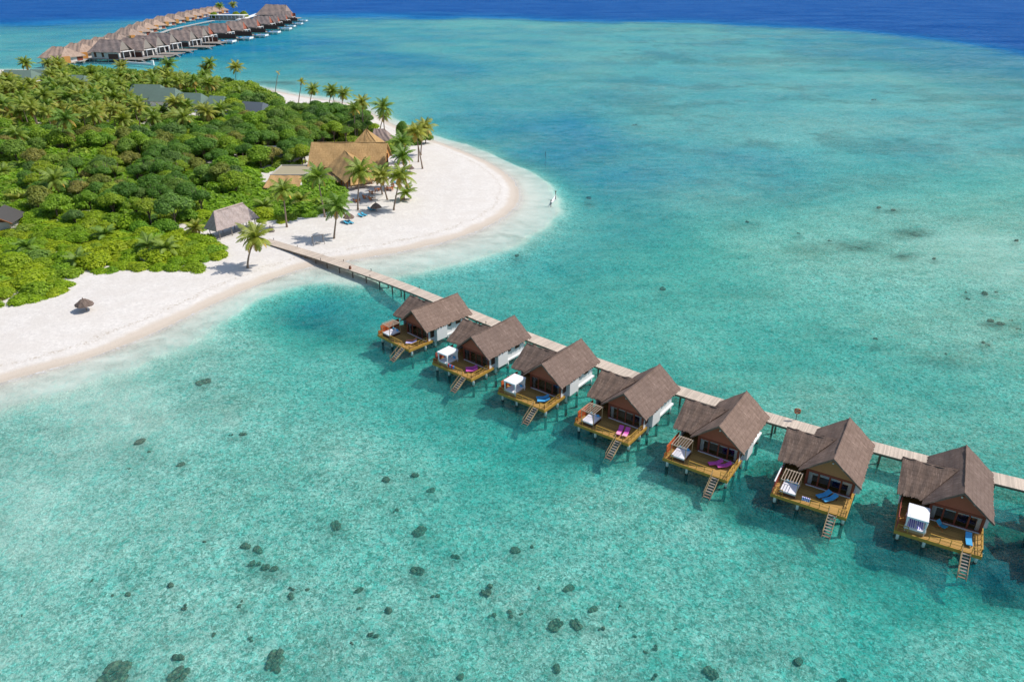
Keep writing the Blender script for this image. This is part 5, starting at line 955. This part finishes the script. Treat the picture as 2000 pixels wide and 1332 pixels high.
for x, y, s, u, v in cand:
    if near_foot(x, y): continue
    h = rng.random()
    if v > 455 or (s < 7 and v > 330) or (u > 480 and v > 345): zone, kind, md, r = 'front', 'bush', 'lime' if h < .86 else ('mid' if h < .97 else 'brown'), rng.choice((1.9, 2.6, 3.2, 4.0, 4.8))*rng.uniform(.9, 1.1)
    elif v > 330: zone, kind, md, r = ('mid', 'bush', 'lime' if h < .55 else 'mid' if h < .85 else 'brown' if h < .93 else 'dark', rng.uniform(3, 4.8)) if h < .66 or u < 60 else ('mid', 'tree', 'dark' if h > .85 else 'mid' if h > .7 else 'brown', rng.uniform(2.6, 4.8))
    elif v > 268:
        if u < 300: zone, kind, md, r = ('mid', 'bush', 'lime' if h < .4 else 'mid', rng.uniform(3.2, 5)) if h < .62 else ('mid', 'tree', 'mid' if h < .78 else 'dark' if h < .93 else 'brown', rng.uniform(3.5, 5))
        else: zone, kind, md, r = ('dark', 'tree', 'dark' if h < .5 else 'mid' if h < .72 else 'brown', rng.uniform(3.5, 5.2)) if h < .78 else ('dark', 'bush', 'mid', rng.uniform(3, 4.4))
    elif u < 420 and v > 172:
        if h < .50: zone, kind, md, r = 'grove', 'palm', '', rng.uniform(3.6, 5.2)
        else: zone, kind, md, r = 'back', 'bush', 'mid' if h < .78 else 'lime', rng.uniform(3.2, 5)
    elif u < 130:
        zone, kind, md, r = ('grove', 'palm', '', 4.0) if h < .6 else ('back', 'bush', 'mid', 4.2)
    else:
        if u < 540: zone, kind, md, r = ('back', 'tree', 'mid' if h < .62 else 'dark' if h < .92 else 'brown', rng.uniform(4, 5.6)) if h < .95 else ('grove', 'palm', '', 4)
        else: zone, kind, md, r = ('dark', 'tree', 'dark' if h < .7 else 'brown' if h < .8 else 'mid', rng.uniform(3.6, 5)) if h < .6 and v > 232 else ('dark', 'bush', 'lime' if h < .75 else 'mid', rng.uniform(3, 4.5))
    r = min(r, s+1.6)
    if (kind == 'palm' or kind == 'tree') and any(abs(x/y-a) < c*.8 and b-44 < y < b for a, b, c in PFOOT):
        if rng.random() < .8: kind, zone, md, r = 'bush', 'back', 'mid' if h < .3 else 'lime', rng.uniform(2.4, 3.4)
    if r < 1.2 or not free(x, y, r*((.74 if zone == 'front' else .86) if kind == 'bush' else 1.12 if kind == 'palm' else .95)): continue
    if kind != 'palm' and any((x-a)**2+(y-b)**2 < (r*.75)**2 for a, b, q_ in FOOT[:0]): continue
    put(x, y, r*((.74 if zone == 'front' else .86) if kind == 'bush' else 1.12 if kind == 'palm' else .95)); z = max(.5, -float(np.interp(s, [0, 6], [-.9, -1.15])))
    spin = rng.uniform(0, 6.28)
    if kind == 'bush':
        counts['bush'] += 1; me = rng.choice(BUSH[md]); k = r/3.0; zs = k*rng.uniform(.75, 1.15) if zone != 'front' else k*rng.uniform(.6, .85)
        stuff_items.append((v, x, y, z, me, k, zs, spin, zone, md))
    elif kind == 'tree':
        counts['tree'] += 1; tree_items.append((v, x, y, z, md, zone, r, spin))
    else:
        counts['palm'] += 1; hh = rng.uniform(5.5, 10.5); lx, ly = rng.uniform(-1.5, 1.5), rng.uniform(-1.5, 1.0)
        palm((x, y, z), (x+lx, y+ly, z+hh), rng.choice(PC), 'coconut palm in the dense grove on the inland part of the island', 'coconut palms of the inland grove', rng.uniform(1.0, 1.45), rng.uniform(-.4, .4), spin)
# small fringe of bushes along the belt's outer edge: nearest bushes become individuals, the far rest one mass
tree_items.sort(key=lambda a: -a[0]); far_trees = []
for i, (v, x, y, z, md, zone, r, spin) in enumerate(tree_items):
    hh = rng.uniform(1.7, 4.4) if zone != 'back' else rng.uniform(1.5, 2.6); k = r/3.2
    if i >= 290: far_trees.append((x, y, z+hh*.6, md, k, spin)); continue
    t = thing('broadleaf_tree', TL['back' if zone == 'back' else md], 'tree', (x, y, z), spin, 'broadleaf trees on the island')
    a = bpy.data.objects.new('trunk', rng.choice(TRM)); link(a); a.parent = t; a.scale = (1, 1, (hh+1.0)/2.4); c = bpy.data.objects.new('crown', rng.choice(TREE[md])); link(c); c.parent = t; c.location = (0, 0, hh-.6); c.scale = (k, k, k*rng.uniform(.75, 1.05))
stuff_items.sort(key=lambda a: -a[0])
for (v, x, y, z, me, k, zs, spin, zone, md) in stuff_items[:290]:
    o = bpy.data.objects.new('bush', me); link(o); o.location = (x, y, z-.35); o.scale = (k, k, zs); o.rotation_euler = (0, 0, spin)
    lab = ZL[zone]
    if md == 'mid' and zone == 'front': lab = 'duller green bush in the belt above the front beach'
    if md == 'brown': lab = 'olive brown bush among the bright green ones'
    tag(o, lab, 'bush', 'bushes of the island thicket')
def mass(name, items, label):
    Vs = []; Fs = []; Ls = []; Ms = []; mats = []; off = 0
    for (x, y, z, me, kx, kz, spin) in items:
        n = len(me.vertices); co_ = np.empty(n*3, np.float32); me.vertices.foreach_get('co', co_); co_ = co_.reshape(-1, 3); c, s = math.cos(spin), math.sin(spin)
        P = np.stack([(co_[:, 0]*c-co_[:, 1]*s)*kx+x, (co_[:, 0]*s+co_[:, 1]*c)*kx+y, co_[:, 2]*kz+z], 1); lf = np.empty(n, np.float32); me.attributes['leaf'].data.foreach_get('value', lf)
        if me.materials[0] not in mats: mats.append(me.materials[0])
        mi = mats.index(me.materials[0]); fs = [tuple(i+off for i in p.vertices) for p in me.polygons]; Vs.append(P); Ls.append(np.clip(lf+rng.uniform(-.25, .25), 0, 1)); Fs += fs; Ms += [mi]*len(fs); off += n
    me = quads_mesh(name, np.concatenate(Vs).tolist(), Fs, np.concatenate(Ls), mats, Ms); o = bpy.data.objects.new(name, me); link(o); o['kind'] = 'stuff'; o['label'] = label; return o
LOW = {k: [crown_mesh('low_leaves', M[{'lime': 'lime', 'mid': 'mid', 'dark': 'darkleaf', 'brown': 'brownleaf'}[k]], 400+i, 3.2, 2.6, 6, 420, .72, flat=.75) for i in range(3)] for k in ('lime', 'mid', 'dark')}
items = [(x, y, z-.3, rng.choice(LOW.get(md, LOW['mid'])), k, zs, spin) for (v, x, y, z, me, k, zs, spin, zone, md) in stuff_items[290:]]
items += [(x, y, z, rng.choice(LOW.get(md, LOW['mid'])), k, k*1.5, spin) for (x, y, z, md, k, spin) in far_trees]
# ground layer filling the gaps
n = 0; gl = []
for x, y, s, u, v in cand[:14000]:
    if near_foot(x, y) and rng.random() < .9: continue
    if s < 2.0: continue
    if v < 268 and rng.random() < .6: continue
    if not (free(x, y, .1)): continue
    put(x, y, 1.6); md = 'lime' if v > 440 and rng.random() < .8 else 'mid' if rng.random() < .7 else 'dark'
    k = rng.uniform(.45, .75); gl.append((x, y, .8, rng.choice(LOW[md]), k, k*rng.uniform(.5, .9), rng.uniform(0, 6.28)))
gl = gl[:1500]
if items: mass('shrubbery', items, 'far trees and shrubbery merging under the palms')
if gl: mass('undergrowth', gl, 'low undergrowth between the bushes and trees')
print('COUNTS', counts, 'stuff', len(items), 'undergrowth', len(gl))
for i, (u, v) in enumerate(((382, 462), (292, 497), (330, 505), (60, 500), (208, 470), (8, 350), (150, 520), (262, 445), (520, 415), (590, 405), (40, 400), (350, 395))):
    p = g(u, v, 1.2); p.z = .9; palm(p, (p.x+rng.uniform(-.4, .4), p.y, p.z+rng.uniform(1.8, 3.2)), PSMALL, 'young palm with long arching fronds poking out of the bushes', 'young palms among the front bushes', rng.uniform(.9, 1.2), 0, rng.uniform(0, 6))
for u, v, lab in ((364, 398, 'bare grey tree skeleton in a dark gap behind the pavilion'), (205, 350, 'bare grey branched tree among the middle bushes'), (300, 262, 'leafless pale tree at the front of the palm grove')):
    p = g(u, v, 1.2); t = thing('bare_tree', lab, 'tree', (p.x, p.y, .9)); q = random.Random(u); m = MB(); m.tube([(0, 0, 0), (.2, .1, 2.2), (0, 0, 3.6)], [.25, .18, .1], 7); m.build('trunk', M['driftwood'], t); m = MB()
    for k in range(16):
        a = q.uniform(0, 6.28); z0 = q.uniform(1.6, 3.5); L_ = q.uniform(1.2, 2.4); e = (math.cos(a)*L_, math.sin(a)*L_, z0+q.uniform(.4, 1.8)); m.tube([(0, 0, z0), (e[0]*.5, e[1]*.5, z0+.35), e], [.1, .07, .03], 5)
    m.build('branches', M['driftwood'], t)
# hand placed plants
def one_bush(u, v, r, zs, md, lab, cat='bush'):
    p = g(u, v, 1.2); o = bpy.data.objects.new('bush', rng.choice(BUSH[md])); link(o); o.location = (p.x, p.y, terrain_z(p.x, p.y)-.3); o.scale = (r/3, r/3, zs/3); o.rotation_euler = (0, 0, rng.uniform(0, 6)); tag(o, lab, cat)
one_bush(729, 252, 3.0, 2.6, 'lime', 'small round bush alone on the back beach bend')
one_bush(752, 276, 3.6, 3.0, 'mid', 'green bush beside the golden pointed roof, nearest the beach palms'); one_bush(770, 286, 4.2, 3.4, 'mid', 'dark lush bush at the root of the sand tip'); one_bush(765, 300, 3.2, 3.0, 'mid', 'green bush at the restaurant gable end'); one_bush(800, 281, 4.0, 4.2, 'dark', 'bush between the blue green tree and the crossing palms')
def casuarina(u, v, r, h, lab, mat='mid'):
    p = g(u, v, 1.2); t = thing('casuarina_tree', lab, 'tree', (p.x, p.y, terrain_z(p.x, p.y)-.1)); a = bpy.data.objects.new('trunk', TRM[0]); link(a); a.parent = t; c = bpy.data.objects.new('crown', rng.choice(TREE['dark' if mat == 'dark' else mat])); link(c); c.parent = t; c.scale = (r/3.2, r/3.2, h/4); c.location = (0, 0, .5)
casuarina(788, 277, 3.0, 7.0, 'upright blue green tree at the root of the sand tip', 'dark'); casuarina(812, 276, 3.6, 6.0, 'olive tree behind the crossing palms at the sand tip', 'brown'); casuarina(831, 279, 3.2, 5.0, 'outermost dark tree at the sand tip by the water', 'dark')
for u, v in ((462, 35), (477, 34), (419, 36)):
    p = g(u, v, 1.8); o = bpy.data.objects.new('bush', BUSH['mid'][0]); link(o); o.location = (p.x, p.y, 1.5); o.scale = (2, 2, 3.6); tag(o, 'tall dark planting beside the far jetty pavilion', 'bush', 'planting at the far jetty')
